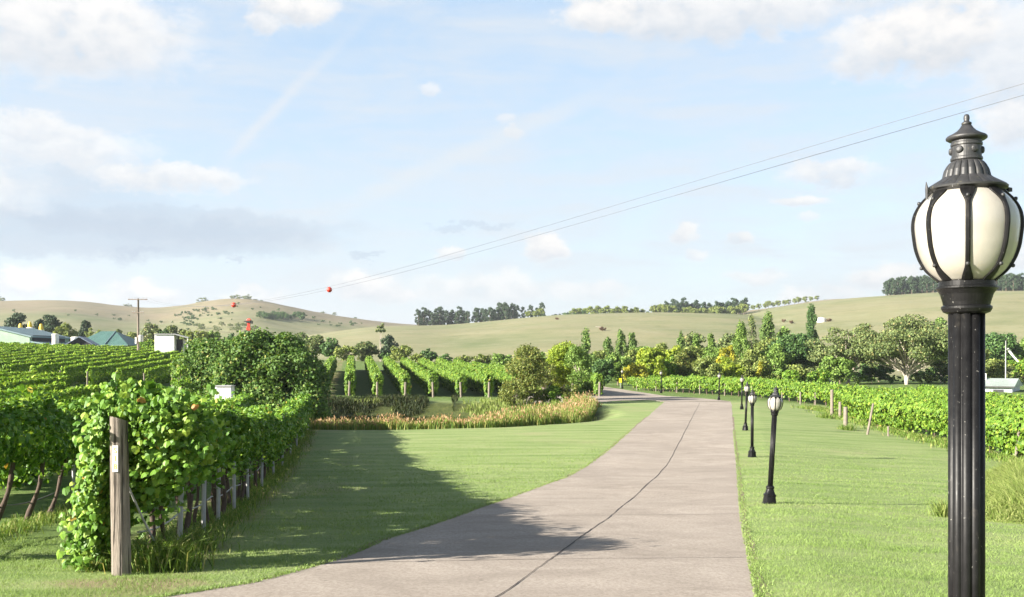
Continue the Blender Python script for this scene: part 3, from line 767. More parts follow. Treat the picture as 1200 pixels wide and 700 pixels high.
    for i in range(9):
        q = -8.05 - 2.75 * i
        y0 = max(12, -q / .42 - 3); near = i < 2
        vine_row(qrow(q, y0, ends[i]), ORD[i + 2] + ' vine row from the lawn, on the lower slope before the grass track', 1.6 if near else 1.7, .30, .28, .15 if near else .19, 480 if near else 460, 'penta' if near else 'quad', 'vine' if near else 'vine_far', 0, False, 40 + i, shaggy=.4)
        if i > 3:
            post(q - .16 * (ends[i] + .2), ends[i] + .25, 1.5, .07, 'pale end post of the ' + ORD[i + 2] + ' vine row, at the grass track')
build_near_rows()

def build_far_rows():
    # block beyond the reeds
    nb = [(378, 457), (410, 462), (441, 463), (474, 465), (505, 466), (539, 467), (572, 467)]
    y0 = 91.0
    for i in range(11):
        q = -2.8 + 2.56 * i
        Pq = qrow(q, y0 + .4 * i * .3, 146 if i else 140, 14)
        vine_row(Pq, ORD[i] + ' vine row from the big rounded bush, in the block facing the reeds', 1.9, .40, .43, .21, 600, 'quad', 'vine_sunny', 0, False, 60 + i, shaggy=.6)
        x, y = Pq[0]
        post(x, y - .55, 1.35, .10, 'pale end post of the ' + ORD[i] + ' vine row in the block facing the reeds', 'post_far', (random.uniform(-.05, .05), 0))
    # slope above the grass track
    for i in range(12):
        q = -16.6 - 2.6 * i
        Pq = qrow(q, 92.5 + random.uniform(-.4, .4), 127 + i * .4, 10)
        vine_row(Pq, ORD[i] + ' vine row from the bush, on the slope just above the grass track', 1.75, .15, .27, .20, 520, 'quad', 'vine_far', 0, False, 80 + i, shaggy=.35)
        if i < 7:
            x, y = Pq[0]; post(x, y - .5, 1.5, .085, 'pale end post of the ' + ORD[i] + ' vine row above the grass track', 'post_far', (random.uniform(-.05, .05), 0))
    for i in range(15):
        q = -24.0 - 2.6 * i
        Pq = qrow(q, 132 + random.uniform(-1, 1) + i * .3, 172, 8)
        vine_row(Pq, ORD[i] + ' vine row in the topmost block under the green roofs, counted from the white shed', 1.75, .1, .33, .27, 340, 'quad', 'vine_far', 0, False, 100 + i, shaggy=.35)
build_far_rows()

def build_side_rows():
    base = np.array([p2g(1330, 575), p2g(1192, 541), p2g(1100, 519), p2g(1000, 496.5), p2g(962, 484.5)])
    A = np.array([(20.3, 27), (20.6, 38), (21.0, 48), (22.0, 60), (22.9, 71)])
    A[1:4, 0] = base[1:4, 0] * .5 + A[1:4, 0] * .5
    for i in range(5):
        Pq = A + np.array([2.7 * i, .4 * i]); Pq[-1] += np.array([.08, 1.0]) * 3.0 * i
        vine_row(Pq, ['front vine row behind the timber posts at the edge of the mown lawn', 'second vine row back from the mown lawn and its timber posts', 'third vine row back from the mown lawn and its timber posts', 'fourth vine row back from the mown lawn and its timber posts', 'last vine row before the pale-roofed shed'][i], 1.62 if i == 0 else 1.46 + .07 * i, .42, .42, .135 if i == 0 else .17, 720 if i == 0 else 330, 'penta' if i == 0 else 'quad', 'vine_sunny', 1.4 if i == 0 else 0, False, 130 + i, shaggy=.6)
    for k, (px, py, ht, r, tl) in enumerate(((975, 488.5, 1.75, .11, (0, 0)), (984.5, 490.5, 1.05, .10, (0, 0)), (991, 502, 1.15, .12, (0, 0)), (1016.5, 509.5, 1.55, .06, (.19, 0)), (1041, 511.5, .5, .05, (0, 0)), (1190, 540, 1.2, .06, (.12, 0)), (938, 474, 1.0, .07, (0, 0)))):
        x, y = p2g(px, py)
        lab = ['tall upright timber post at the front corner of the vine block', 'short timber stump just behind the stout lawn-edge post', 'stout timber post standing forward on the lawn edge with grass at its foot', 'thin pale stake leaning against the vine row', 'small grey peg low under the front vine row', 'leaning pale stake under the vines beside the tall lamp', 'short post in rough grass before the far vine corner'][k]
        post(x, y, ht, r, lab, 'post_far', tl)
    # far block turning with the road
    a = np.array([25.2, 80.0]); b = np.array([13.4, 113.5]); d = (b - a) / np.linalg.norm(b - a); nrm = np.array([-d[1], d[0]]); nrm = nrm if nrm[0] > 0 else -nrm
    for i in range(4):
        Pq = np.array([a + d * t for t in np.linspace(-2, np.linalg.norm(b - a), 8)]) + nrm * 2.6 * i
        vine_row(Pq, ['vine row lining the road bend behind the small lamps, trunks showing below', 'second vine row back from the road bend behind the small lamps', 'third vine row back from the road bend behind the small lamps', 'fourth vine row back from the road bend behind the small lamps'][i], 1.42, .58, .40, .2, 330 if i == 0 else 200, 'quad', 'vine_sunny', 1.25 if i == 0 else 0, False, 140 + i, thick=.05, shaggy=.6)
        if i == 0:
            for k, t in enumerate(np.arange(1, 34, 4.6)):
                x, y = a + d * t - nrm * .25
                post(x, y, 1.3, .06, ORD[k] + ' post from the lawn under the vine row along the road bend', 'post_far')
build_side_rows()

# ------------------------------------------------------------------ numbered post
def build_number_post():
    x, y = -4.06, 10.35; z = hs(x, y)
    o = thing('timber_post', (x, y, z), 'thick weathered timber post with white number plate, heading the lawn-side vine row', 'post')
    k = np.linspace(-.2, 1, 26) * 1.62; n = 28
    a = np.arange(n) / n * 2 * np.pi
    V = []
    for i, zz in enumerate(k):
        r = (.098 - .010 * zz / 1.6) * (1 + .05 * vnoise(a * 2.2, a * 0 + zz * 1.2, 5) + .035 * vnoise(np.cos(a) * 4, np.sin(a) * 4 + zz * .35, 9))
        V.append(np.c_[np.cos(a) * r - .018 * zz, np.sin(a) * r, np.full(n, zz) + (.03 * np.cos(a + 2.4) if i == len(k) - 1 else 0)])
    m = len(k); V = np.concatenate(V); i = np.arange(m - 1)[:, None] * n; j = np.arange(n)[None]
    q = np.stack([i + j, i + (j + 1) % n, i + n + (j + 1) % n, i + n + j], -1).reshape(-1, 4)
    mesh_obj('shaft', V, [q, np.array([list(range((m - 1) * n, m * n))])], M['post'], o, smooth=False)
    plate = MB().box((0, 0, 0), (.055, .008, .27)).build('number_plate', M['white'], o, (-.022, -.102, 1.215))
    for i, ch in enumerate('S18'):
        cu = bpy.data.curves.new('digit', 'FONT'); cu.body = ch; cu.size = .078; cu.align_x = 'CENTER'; cu.align_y = 'CENTER'; cu.extrude = .0015
        t = bpy.data.objects.new('digit', cu); COL.objects.link(t)
        dg = bpy.context.evaluated_depsgraph_get(); me = bpy.data.meshes.new_from_object(t.evaluated_get(dg)); bpy.data.objects.remove(t)
        me.materials.clear(); me.materials.append(M['digit'])
        d = bpy.data.objects.new('digit', me); COL.objects.link(d); d.parent = plate
        d.location = (0, -.0062, .083 - .083 * i); d.rotation_euler = (R(90), 0, 0)
    MB().tube([(.10, .9, .02), (.06, .45, .5), (.03, .09, .92)], .012, 8).build('brace', M['zinc'], o)
build_number_post()

# ------------------------------------------------------------------ lamps
def mat_lamp_black():
    m, T = new_mat('lamp_black'); co = T.new('ShaderNodeTexCoord').outputs['Object']
    n = T.noise(co, 30, 5, .65); d = T.noise(T.mapping(co, (1, 1, .5)), 9, 5, .7); sp = T.noise(co, 120, 2, .5)
    c = T.ramp(n, [(.3, (.006, .006, .0065)), (.7, (.012, .012, .0125))])
    c = T.mix(T.sstep(d, .60, .75, 0, .45), c, (.085, .075, .06, 1))
    c = T.mix(T.sstep(sp, .70, .76, 0, .55), c, (.30, .29, .26, 1))
    T.put(T.b.inputs['Base Color'], c); T.put(T.b.inputs['Roughness'], T.sstep(d, .3, .75, .30, .55)); T.b.inputs['Specular IOR Level'].default_value = .22
    bn = T.new('ShaderNodeBump'); bn.inputs['Strength'].default_value = .12; bn.inputs['Distance'].default_value = .004
    T.put(bn.inputs['Height'], n); T.l.new(bn.outputs[0], T.b.inputs['Normal'])
    return m
def mat_cap():
    m, T = new_mat('lamp_cap_metal'); co = T.new('ShaderNodeTexCoord').outputs['Object']
    n = T.noise(co, 26, 5, .65); d = T.noise(co, 60, 4, .7)
    c = T.ramp(n, [(.3, (.018, .019, .020)), (.7, (.042, .042, .044))])
    c = T.mix(T.sstep(d, .60, .72, 0, .5), c, (.17, .16, .10, 1))
    T.put(T.b.inputs['Base Color'], c); T.b.inputs['Roughness'].default_value = .48
    return m
def mat_opal():
    m, T = new_mat('opal_glass'); co = T.new('ShaderNodeTexCoord').outputs['Object']
    x, y, z = T.sep(co); n = T.noise(T.mapping(co, (1, 1, .6)), 9, 5, .65); n2 = T.noise(co, 70, 3, .6)
    c = T.ramp(n, [(.3, (.31, .292, .255)), (.65, (.37, .352, .31))])
    c = T.mix(T.math('MULTIPLY', T.sstep(n2, .5, .8), T.sstep(z, 2.05, 1.88, 0, .7)), c, (.42, .36, .26, 1))
    T.put(T.b.inputs['Base Color'], c); T.b.inputs['Roughness'].default_value = .22
    T.b.inputs['Coat Weight'].default_value = .3; T.b.inputs['Coat Roughness'].default_value = .08
    return m

def build_lamps():
    bl = mat_lamp_black(); cp = mat_cap(); op = mat_opal()
    S = 1 / 385.0
    def zz(py): return (1059 - py) * S
    x, y = 1.383, 3.03; z = -1.66
    root = thing('street_lamp', (x, y, z), 'tall black fluted lamp post with opal globe, standing closest on the lawn verge', 'street lamp', 'black lamp posts along the driveway')
    # base: square flared foot turning octagonal
    def sq(a, i): return 1 / np.maximum(np.abs(np.cos(a)), np.abs(np.sin(a))) ** .55
    b = MB(); b.lathe([(.128, -.10), (.128, .03), (.118, .045), (.105, .17), (.112, .18), (.112, .205), (.088, .23), (.072, .32), (.082, .335), (.082, .365), (.062, .385)], 32, fn=lambda a, i: np.where(i < 7, sq(a, i), 1.0))
    b.build('base', bl, root, smooth=False)
    pb = MB(); pb.lathe([(.0535, .37), (.0535, 1.805)], 120, fn=lambda a, i: .80 + .20 * np.abs(np.cos(a * 5 + .55)) ** .5)
    pb.build('pole', bl, root, smooth=True)
    c = MB(); c.lathe([(.054, zz(368)), (.066, zz(366)), (.072, zz(362)), (.072, zz(359.5)), (.066, zz(358)), (.068, zz(354)), (.075, zz(345)), (.083, zz(340)), (.088, zz(338.5)), (.088, zz(336.5)), (.079, zz(335.5)), (.079, zz(330)), (.074, zz(328.5))], 48)
    c.build('collar', bl, root, smooth=False)
    prof = [(39, 225), (48, 232), (55, 241), (59.5, 250), (61.3, 260), (61.3, 268), (60, 278), (58.3, 290), (54, 303), (47.3, 315), (39, 324), (29, 330)]
    pr = np.array(prof, float)[::-1]; yy = np.linspace(330, 225, 40)
    rr = np.interp(yy, pr[::-1, 1], pr[::-1, 0]); rr = np.convolve(np.pad(rr, 2, 'edge'), [.1, .2, .4, .2, .1], 'valid')
    rr = rr * .94
    g = MB(); g.lathe([(r * S * .985, zz(v)) for r, v in zip(rr, yy)], 64)
    g.build('globe', op, root, smooth=True)
    for k in range(8):
        a0 = 2 * math.pi * k / 8 + R(-90 - 23)   # one rib nearly faces the eye
        ca, sa = math.cos(a0), math.sin(a0); rad = np.array([ca, sa, 0]); tan = np.array([-sa, ca, 0])
        m = MB(); V = []
        for r, v in zip(rr, yy):
            w = .0070 + .009 * sm(312, 330, v) + .014 * sm(246, 226, v)
            c0 = np.array([0, 0, zz(v)])
            for (dr, dt) in ((-.006, -w), (.004, -w), (.0075, -w * .45), (.0075, w * .45), (.004, w), (-.006, w)):
                V.append(c0 + rad * (r * S + dr) + tan * dt)
        n = 6; i = np.arange(len(yy) - 1)[:, None] * n; j = np.arange(n)[None]
        qf = np.stack([i + j, i + (j + 1) % n, i + n + (j + 1) % n, i + n + j], -1).reshape(-1, 4)[:, ::-1]
        m.add(np.array(V), qf)
        rb = m.build('rib', bl, root)
        for v in (236, 313):
            r = float(np.interp(v, yy[::-1], rr[::-1])) * S + .009
            c0 = rad * r + np.array([0, 0, zz(v)])
            ico = MB(); ico.lathe([(.001, -.006), (.0052, -.004), (.006, 0), (.0052, .004), (.001, .006)], 10, c=c0)
            ico.build('bolt', cp, rb, smooth=True)
    top = MB(); nf = 18
    prof = [(37, 228), (41, 226), (43, 224), (46.5, 222.5), (47, 220.5), (45, 218.5), (38, 214.5), (31, 210.5), (28, 208), (27.3, 205), (26, 200), (23, 194.5), (20, 191), (17.5, 189.5), (16, 188.5)]
    def flute(a, i):
        w = np.isin(i, (8, 9, 10, 11, 12)) * .10 + np.isin(i, (5, 6, 7)) * .045
        return 1 - w + w * np.abs(np.cos(a * nf / 2)) ** .5
    top.lathe([(r * S * .95, zz(v)) for r, v in prof], 216, fn=flute)
    top.build('cap', cp, root, smooth=False)
    nk = MB(); nk.lathe([(r * S, zz(v)) for r, v in [(16.4, 189), (17.6, 188), (17.6, 185.6), (16.4, 184.6), (16.2, 172), (17.4, 171), (17.4, 168.5), (16.5, 167.5), (16.5, 164)]], 40)
    vent = nk.build('vent_neck', cp, root, smooth=False)
    for k in range(6):
        a0 = 2 * math.pi * k / 6 + R(-90 + 8); c0 = np.array([math.cos(a0), math.sin(a0), 0])
        P = [c0 * (.0405 + t) + np.array([0, 0, zz(177)]) for t in (0, .004, .0075, .0095)]
        MB().tube(P, [.0115, .0115, .0095, .005], 12).build('stud', cp, vent)
    hat = MB(); hat.lathe([(r * S * .95, zz(v)) for r, v in [(15, 165.5), (21, 164.8), (23.6, 163.2), (23.8, 161.5), (22.5, 159.8), (17, 157.2), (11.5, 154), (8, 150.5), (6.2, 147.6), (5, 147)]], 40)
    hat.build('top_hat', cp, root, smooth=True)
    fn = MB(); fn.lathe([(r * S, zz(v)) for r, v in [(4.6, 147.4), (5.6, 146), (5.6, 144.2), (3.6, 143), (2.9, 141.8), (3.4, 139.5), (3.2, 136.5), (2.2, 134.6), (.4, 133.9)]], 24)
    fn.build('finial', cp, root, smooth=True)
    MB().box((0, 0, 0), (.02, .045, .012), .6).build('bracket', bl, root, (.122, .02, zz(222)))
    MB().tube([(-.125, -.01, zz(234)), (-.125, -.01, zz(222)), (-.127, -.01, zz(214))], [.004, .005, .001], 6).build('catch', cp, root)
    P = [((901.4, 596.7), 140, (.062, 0), 'leaning black lamp post on the lawn, second along the verge after the tall one'),
         ((881.3, 541.2), 81, (.006, 0), 'upright black lamp post, third along the verge'),
         ((873.3, 503.3), 58, (.06, 0), 'tilted black lamp post, fourth along the verge'),
         ((869.2, 480), 41, (.015, 0), 'small lamp post at the road edge, fifth along the verge'),
         ((842.4, 467.2), 33.6, (.02, 0), 'lamp post at the start of the road bend before the vine row'),
         ((774.8, 462.5), 27.6, (0, 0), 'lamp post at mid bend of the road, backed by yellow-green trees'),
         ((729.3, 456.5), 23.8, (0, 0), 'smallest lamp post beside the yellow road sign and dark trees')]
    for (px, py), hp, tl, lab in P:
        Y = F * 2.4 / hp; X = at(px, Y); zt = hs(X, Y)
        dup(root, (X, Y, zt - .02), lab, (0, tl[0], random.uniform(0, .6)))
build_lamps()

# ------------------------------------------------------------------ trees
def crown_points(kind, H, W, n_cl, seed):
    """clump centres and radii inside the crown's envelope (tree base at the origin)"""
    g = np.random.default_rng(seed); C = []; Rr = []
    if kind == 'poplar':
        for i in range(n_cl):
            t = .06 + .92 * (i + g.random()) / n_cl
            w = W * .56 * (math.sin(math.pi * min(1, .12 + .88 * t) ** .8) ** .6) * g.uniform(.1, 1.0); a = g.random() * 6.28
            C.append((w * math.cos(a), w * math.sin(a), H * t)); r = W * g.uniform(.14, .26); Rr.append((r, r, max(r * 2.0, H * .05)))
    elif kind == 'pine':
        for i in range(n_cl):
            t = .10 + .86 * (i + g.random()) / n_cl
            w = W / 2 * (1.02 - .80 * t) ** .8 * g.uniform(.15, 1); a = g.random() * 6.28
            C.append((w * math.cos(a), w * math.sin(a), H * t)); r = W * (.25 - .11 * t); Rr.append((r, r, r * .62))
    elif kind == 'cone':      # blunt-headed plantation pine with open top
        for i in range(n_cl):
            t = .18 + .80 * (i + g.random()) / n_cl
            w = W / 2 * min(1, (1.12 - t) * 2.0) * g.uniform(.2, 1) ** .6; a = g.random() * 6.28
            C.append((w * math.cos(a), w * math.sin(a), H * t)); r = W * g.uniform(.15, .24); Rr.append((r, r, r * .8))
    elif kind == 'gum':
        for i in range(n_cl):
            a = g.random() * 6.28; q = g.random() ** .5; rr = W / 2 * q * .92; t = g.uniform(.36 + .12 * (1 - q), .97 - .32 * q ** 2.5)
            C.append((rr * math.cos(a), rr * math.sin(a), H * t)); r = W * g.uniform(.065, .115); Rr.append((r * 1.25, r * 1.25, r * .62))
    elif kind == 'hedge':
        for i in range(n_cl):
            while True:
                e = g.uniform(-1, 1, 3); e[2] = g.uniform(-.1, 1); q4 = (np.abs(e) ** 3.5).sum()
                if .25 < q4 < 1: break
            k = .98
            C.append((W * .46 * e[0] * k, W * .30 * e[1] * k, H * (.10 + .74 * max(0, e[2]) * k))); r = H * g.uniform(.06, .17); Rr.append((r, r, r * 1.05))
    else:                     # round
        lo = .18 if kind == 'round' else .05
        for i in range(n_cl):
            v = unit(g.normal(size=3)); k = g.random() ** .33 * .84
            zc = (lo + 1) / 2; hz = (1 - lo) / 2
            C.append((W / 2 * v[0] * k, W / 2 * v[1] * k, H * (zc + hz * v[2] * k))); r = min(W, H) * g.uniform(.11, .20); Rr.append((r, r, r * .8))
    return np.array(C), np.array(Rr)

def crown_leaves(C, Rr, size, cover, seed, asp=1.0):
    g = np.random.default_rng(seed); pts = []; nr = []
    for c, r in zip(C, Rr):
        area = 4 * math.pi * ((r[0] * r[1]) ** 1.6 / 3 + 2 * (r[0] * r[2]) ** 1.6 / 3) ** (1 / 1.6)
        n = max(6, int(cover * area / (size * size * .46)))
        v = unit(g.normal(size=(n, 3))); k = g.uniform(.55, 1.08, n) + .25 * (g.random(n) < .12)
        pts.append(c + v * r * k[:, None]); nr.append(v * .75 + g.normal(size=(n, 3)) * .65 + np.array([0, 0, .3]))
    P = np.concatenate(pts); N = np.concatenate(nr)
    keep = P[:, 2] > .05; P = P[keep]; N = N[keep]
    return leaf_cards(P, N, size * g.uniform(.6, 1.35, len(P)), 'quad', hang=False, aspect=asp)

def tree(px, ytop, w, Y, kind, mat, label, cat='tree', name='tree', base=None, leaf=None, cover=1.0, n=None, bark='bark', limbs=5, trunk=None, hang=None, group=None, sx=1.0):
    if base is not None: X, Y = p2g(px, base)
    X = at(px, Y); z0 = hs(X, Y); H = max(1.0, zat(ytop, Y) - z0); W = w * Y / F
    seed = int(px * 7 + Y * 3 + ytop)
    root = thing(name, (X, Y, z0), label, cat, group)
    leaf = leaf or max(.10, Y / F * 2.3)
    if n is None: n = {'poplar': 36, 'pine': 46, 'cone': 30, 'gum': 34, 'hedge': 70, 'round': 42, 'bush': 38}[kind]
    C, Rr = crown_points(kind, H, W, n, seed)
    if hang: C[:, 2] = np.maximum(C[:, 2], H * hang)
    V, Fc = crown_leaves(C, Rr, leaf, cover, seed + 1)
    V = V - np.array([0, 0, 0])
    MB().add(V, Fc).build('crown', M[mat], root)
    g = np.random.default_rng(seed + 5)
    tr = trunk or max(.04, H * .018)
    t = np.linspace(0, 1, 8); topk = {'poplar': .9, 'pine': .93, 'cone': .9, 'gum': .62, 'hedge': .5}.get(kind, .7)
    wob = g.uniform(-1, 1, 2) * W * .04
    P = np.c_[wob[0] * np.sin(t * 3), wob[1] * np.sin(t * 2.4), -.1 + (H * topk + .1) * t]
    m = MB(); m.tube(P, tr * (1.15 - .85 * t) + .008, 8)
    stems = [P]
    if kind == 'gum':
        for j in range(6):
            a = j * 1.05 + g.uniform(-.3, .3); sp = W * g.uniform(.18, .36); u = np.linspace(0, 1, 8)
            Q = np.c_[np.cos(a) * sp * u ** 1.3 + .05 * sp * np.sin(u * 9), np.sin(a) * sp * u ** 1.3 + .05 * sp * np.sin(u * 7 + 1), .2 + H * g.uniform(.5, .78) * u ** .85]
            m.tube(Q, tr * .72 * (1.1 - .8 * u), 7); stems.append(Q)
    P_main = P
    order = g.permutation(len(C))[:limbs]
    for k in order:
        c = C[k]; P = min(stems, key=lambda Q: np.min(np.linalg.norm(Q - c, axis=1))) if kind == 'gum' else P_main; b0 = np.interp(max(.15 * H, c[2] * g.uniform(.3, .62)), P[:, 2], np.arange(8)) ; i0 = min(6, int(b0)); p0 = P[i0] + (P[i0 + 1] - P[i0]) * (b0 - i0)
        s = np.linspace(0, 1, 6)[:, None]; mid = (p0 + c) / 2 + np.array([0, 0, -.06 * H]) * g.uniform(-.4, 1)
        Q = p0 * (1 - s) ** 2 + 2 * mid * s * (1 - s) + c * s ** 2
        m.tube(Q, tr * (.5 if kind == 'gum' else .5) * (1 - .8 * s[:, 0]) + .006, 6)
    m.build('trunk', M[bark], root, smooth=True)
    return root

def build_trees():
    T = tree
    # big rounded bushes behind the white cabinet
    T(316, 386, 128, 64, 'hedge', 'bush', 'broad dark-green rounded bush rising behind the vines, darkest and largest of the bush clump', 'bush', 'bush', leaf=.18, cover=1.6, n=190, bark='bark_dark', limbs=8)
    T(255, 396, 90, 77, 'hedge', 'bush', 'rear bush added to shade the dam bank, hidden behind the broad rounded bush', 'bush', 'bush', leaf=.22, cover=1.3, n=70)  # hidden bush added to throw shade across the dam bank
    T(270, 389, 78, 66, 'hedge', 'bush', 'middle shoulder of the bush clump, joining the broad rounded bush and the feathery one', 'bush', 'bush', leaf=.18, cover=1.5, n=110, bark='bark_dark')
    T(243, 392, 68, 66, 'hedge', 'bush', 'paler feathery bush above the white cabinet, at the end of the sloping rows', 'bush', 'bush', leaf=.17, cover=.9, n=60, limbs=10)
    T(214, 424, 30, 60, 'bush', 'bright', 'thin light-green sapling with bare stem just before the bush clump', 'sapling', 'tree', leaf=.14, cover=.6, n=16)
    T(292, 447, 22, 57, 'bush', 'bush', 'low leafy shrub beside the white cabinet', 'shrub', 'shrub', leaf=.15, cover=.9, n=14)
    # young trees by the road bend
    T(618, 402, 46, 76, 'round', 'birch', 'olive young birch with thin pale stem beside the reeds', name='birch_tree', base=478, leaf=.12, cover=.48, n=64, bark='bark_pale', limbs=16, trunk=.038)
    T(603, 440, 40, 76, 'bush', 'birch', 'low scrubby olive bush at the foot of the young birch', 'bush', 'bush', base=480, leaf=.13, cover=.6, n=26)
    T(639, 421, 30, 79, 'round', 'birch', 'thin sparse sapling with pale trunk between birch and golden tree', name='birch_tree', base=470, leaf=.13, cover=.5, n=24, bark='bark_pale', limbs=12, trunk=.04)
    T(661, 398, 44, 80, 'round', 'yellowgreen', 'golden-green young tree with airy crown beside the road bend', base=469, leaf=.13, cover=.7, n=64, bark='bark_pale', limbs=16, trunk=.045)
    T(678, 401, 36, 82, 'round', 'mid', 'deeper green young tree with slim white trunk at the road edge', base=471, leaf=.14, cover=.7, n=46, bark='bark_pale', limbs=12, trunk=.055)
    T(653, 452, 24, 81, 'bush', 'bright', 'low bright shrub under the golden-green tree', 'shrub', 'shrub', base=474, leaf=.13, cover=.7, n=16)
    for px, bs, w, yt, mt, lab in ((630, 474, 26, 455, 'birch', 'scrubby olive shrub between the birch and the pale sapling'), (646, 473, 24, 452, 'bright', 'fresh green shrub at the foot of the pale sapling'), (668, 474, 24, 449, 'birch', 'olive shrub under the golden-green tree, reed side'), (677, 472, 22, 452, 'mid', 'dark green shrub at the road-edge trunk')):
        T(px, yt, w, 77, 'bush', mt, lab, 'shrub', 'shrub', base=bs, leaf=.13, cover=.8, n=22)
    T(687, 390, 15, 118, 'poplar', 'poplar', 'dark poplar tip rising behind the road-edge trees', name='poplar_tree', leaf=0.22)
    # hedge of dark trees behind the signs
    T(708, 418, 30, 130, 'bush', 'dark', 'dark rounded tree behind the road signs', leaf=.28, cover=1.3)
    T(724, 413, 34, 134, 'bush', 'mid', 'mid-green spreading tree behind the smallest lamp', leaf=.28, cover=1.2)
    T(738, 408, 30, 145, 'bush', 'olive', 'olive-green tree crown between poplars and yellow tree', leaf=.3, cover=1.1)
    for px, yt, w, lab in ((712, 397, 13, 'shortest dark poplar of the trio above the road signs'), (727, 390.5, 14, 'tallest poplar of the trio above the road signs'), (741, 392.5, 13, 'third poplar of the trio, next to the yellow-green crown')):
        T(px, yt, w, 168, 'poplar', 'poplar', lab, name='poplar_tree', leaf=0.26, cover=1.0)
    # autumn trees behind the vine row on the bend
    T(744, 424, 30, 122, 'bush', 'yellow', 'orange-yellow low tree behind the far vine row', leaf=.27, cover=1.0)
    T(764, 405.5, 40, 126, 'bush', 'yellowgreen', 'large yellow-green rounded tree behind the far vine row', leaf=.27, cover=1.05, n=56, limbs=10, bark='bark_pale')
    T(783, 415, 24, 130, 'bush', 'bright', 'bright green tree beside the large yellow-green one', leaf=.27)
    T(800, 413, 40, 132, 'bush', 'birch', 'olive and rust willow-like tree behind the vine row', leaf=.27, cover=.9, n=50)
    T(826, 419, 38, 128, 'bush', 'olive', 'grey-olive round tree behind the vine row below the poplars', leaf=.27, cover=1.0, n=50)
    for px, yt, w, lab, mt, kd in ((798, 390.5, 12, 'narrow poplar on the hill foot, one end of the mixed line', 'poplar', 'poplar'), (816, 394, 13, 'pale green poplar in the middle of the mixed line', 'mid', 'poplar'), (833, 392.5, 13, 'poplar at the inner end of the mixed line', 'mid', 'poplar')):
        T(px, yt, w, 172, kd, mt, lab, name='poplar_tree', leaf=0.26)
    T(812, 387.5, 30, 190, 'round', 'grey_gum', 'brownish gum crown behind the mixed poplar line', leaf=.45, cover=.9)
    T(852, 402, 26, 140, 'bush', 'yellow', 'clear yellow tree below the grey-green willow', leaf=.3)
    T(851, 415, 22, 131, 'bush', 'yellowgreen', 'lime-yellow tree standing lower before the clear yellow one', leaf=.28)
    T(858, 386, 36, 170, 'round', 'grey_gum', 'grey-green willow crown beside the tall pale poplar', leaf=.4, cover=.9)
    T(870, 381.5, 19, 150, 'poplar', 'mid', 'tall light-green poplar reaching to the vine row', name='poplar_tree', leaf=0.24)
    T(881, 370, 13, 165, 'poplar', 'grey_gum', 'half-bare grey poplar with dark stem, tallest by the dark crowns', name='poplar_tree', leaf=0.24, cover=.55, bark='bark_dark', limbs=10)
    T(900, 370, 18, 180, 'poplar', 'poplar', 'dark twin-topped poplar behind the dark crowns', name='poplar_tree', leaf=0.27)
    T(921, 382, 34, 168, 'bush', 'mid', 'fresh green rounded top above the dark oak', leaf=.38, cover=1.2)
    T(899, 390, 34, 162, 'bush', 'olive', 'muted green tree on the flank of the dark oak', leaf=.36, cover=1.1)
    T(928, 392, 60, 156, 'bush', 'dark', 'big dark spreading oak behind the vine rows', leaf=.34, cover=1.5, n=70, bark='bark_dark')
    T(951, 360, 15, 215, 'poplar', 'dark', 'tall solitary dark poplar against the grassy hill', name='poplar_tree', leaf=0.30, cover=1.3)
    T(880, 412, 50, 136, 'bush', 'olive', 'broad olive-gold tree with a yellow streak behind the lamps', leaf=.29, cover=1.0, n=56)
    T(891, 424, 8, 131, 'poplar', 'yellow', 'thin yellow sapling before the broad olive-gold tree', leaf=.26, cover=.6)
    T(862, 425, 24, 130, 'bush', 'yellowgreen', 'yellowish tree on the flank of the broad olive-gold tree', leaf=.28)
    T(934, 423, 28, 138, 'bush', 'olive', 'small olive tree behind the bright green bush', leaf=.3)
    T(929, 433, 26, 130, 'bush', 'bright', 'bright green bush behind the vine rows under the oak', 'bush', 'bush', leaf=.28)
    T(960, 432, 30, 132, 'bush', 'bright', 'second bright green bush, beside the foot of the gums', 'bush', 'bush', leaf=.28)
    T(950, 424, 26, 150, 'bush', 'grey_gum', 'grey-green shrub between oak and gums', 'bush', 'bush', leaf=.3)
    for px, yt, w, Y, kd, mt, lab in ((700, 409, 34, 158, 'bush', 'olive', 'olive tree behind the dark tree at the road signs'), (752, 404, 36, 160, 'round', 'mid', 'green tree between the third poplar and the yellow-green crown'), (778, 402, 34, 158, 'bush', 'olive', 'muted olive tree behind the large yellow-green one'), (790, 405, 30, 150, 'bush', 'yellowgreen', 'lime tree behind the rust willow-like tree'), (812, 405, 38, 152, 'bush', 'olive', 'full olive crown under the mixed poplar line'), (838, 404, 34, 150, 'bush', 'mid', 'green crown beside the clear yellow tree'), (845, 396, 30, 180, 'round', 'grey_gum', 'grey gum between mixed poplars and willow crown'), (866, 401, 36, 160, 'bush', 'olive', 'olive crown under the tall light-green poplar'), (888, 396, 40, 172, 'bush', 'grey_gum', 'grey-green crown beneath the half-bare poplar'), (908, 404, 40, 150, 'bush', 'mid', 'green crown overlapping the side of the dark oak'), (944, 404, 34, 165, 'bush', 'dark', 'dark crown between oak and solitary poplar'), (962, 402, 36, 160, 'bush', 'olive', 'olive crown at the foot of the solitary poplar'), (1030, 400, 44, 158, 'round', 'grey_gum', 'grey gum crown filling the gap between the two great gums'), (1120, 398, 40, 165, 'bush', 'olive', 'olive crown hidden partly by the tall lamp')):
        T(px, yt, w, Y, kd, mt, lab, leaf=.33, cover=1.05)
    # two great gums with pale limbs
    T(994, 372, 88, 142, 'gum', 'grey_gum', 'tall umbrella-crowned gum with bare pale limbs, beside the dark poplar', name='gum_tree', leaf=.26, cover=.62, n=36, bark='bark_pale', limbs=36, trunk=.24)
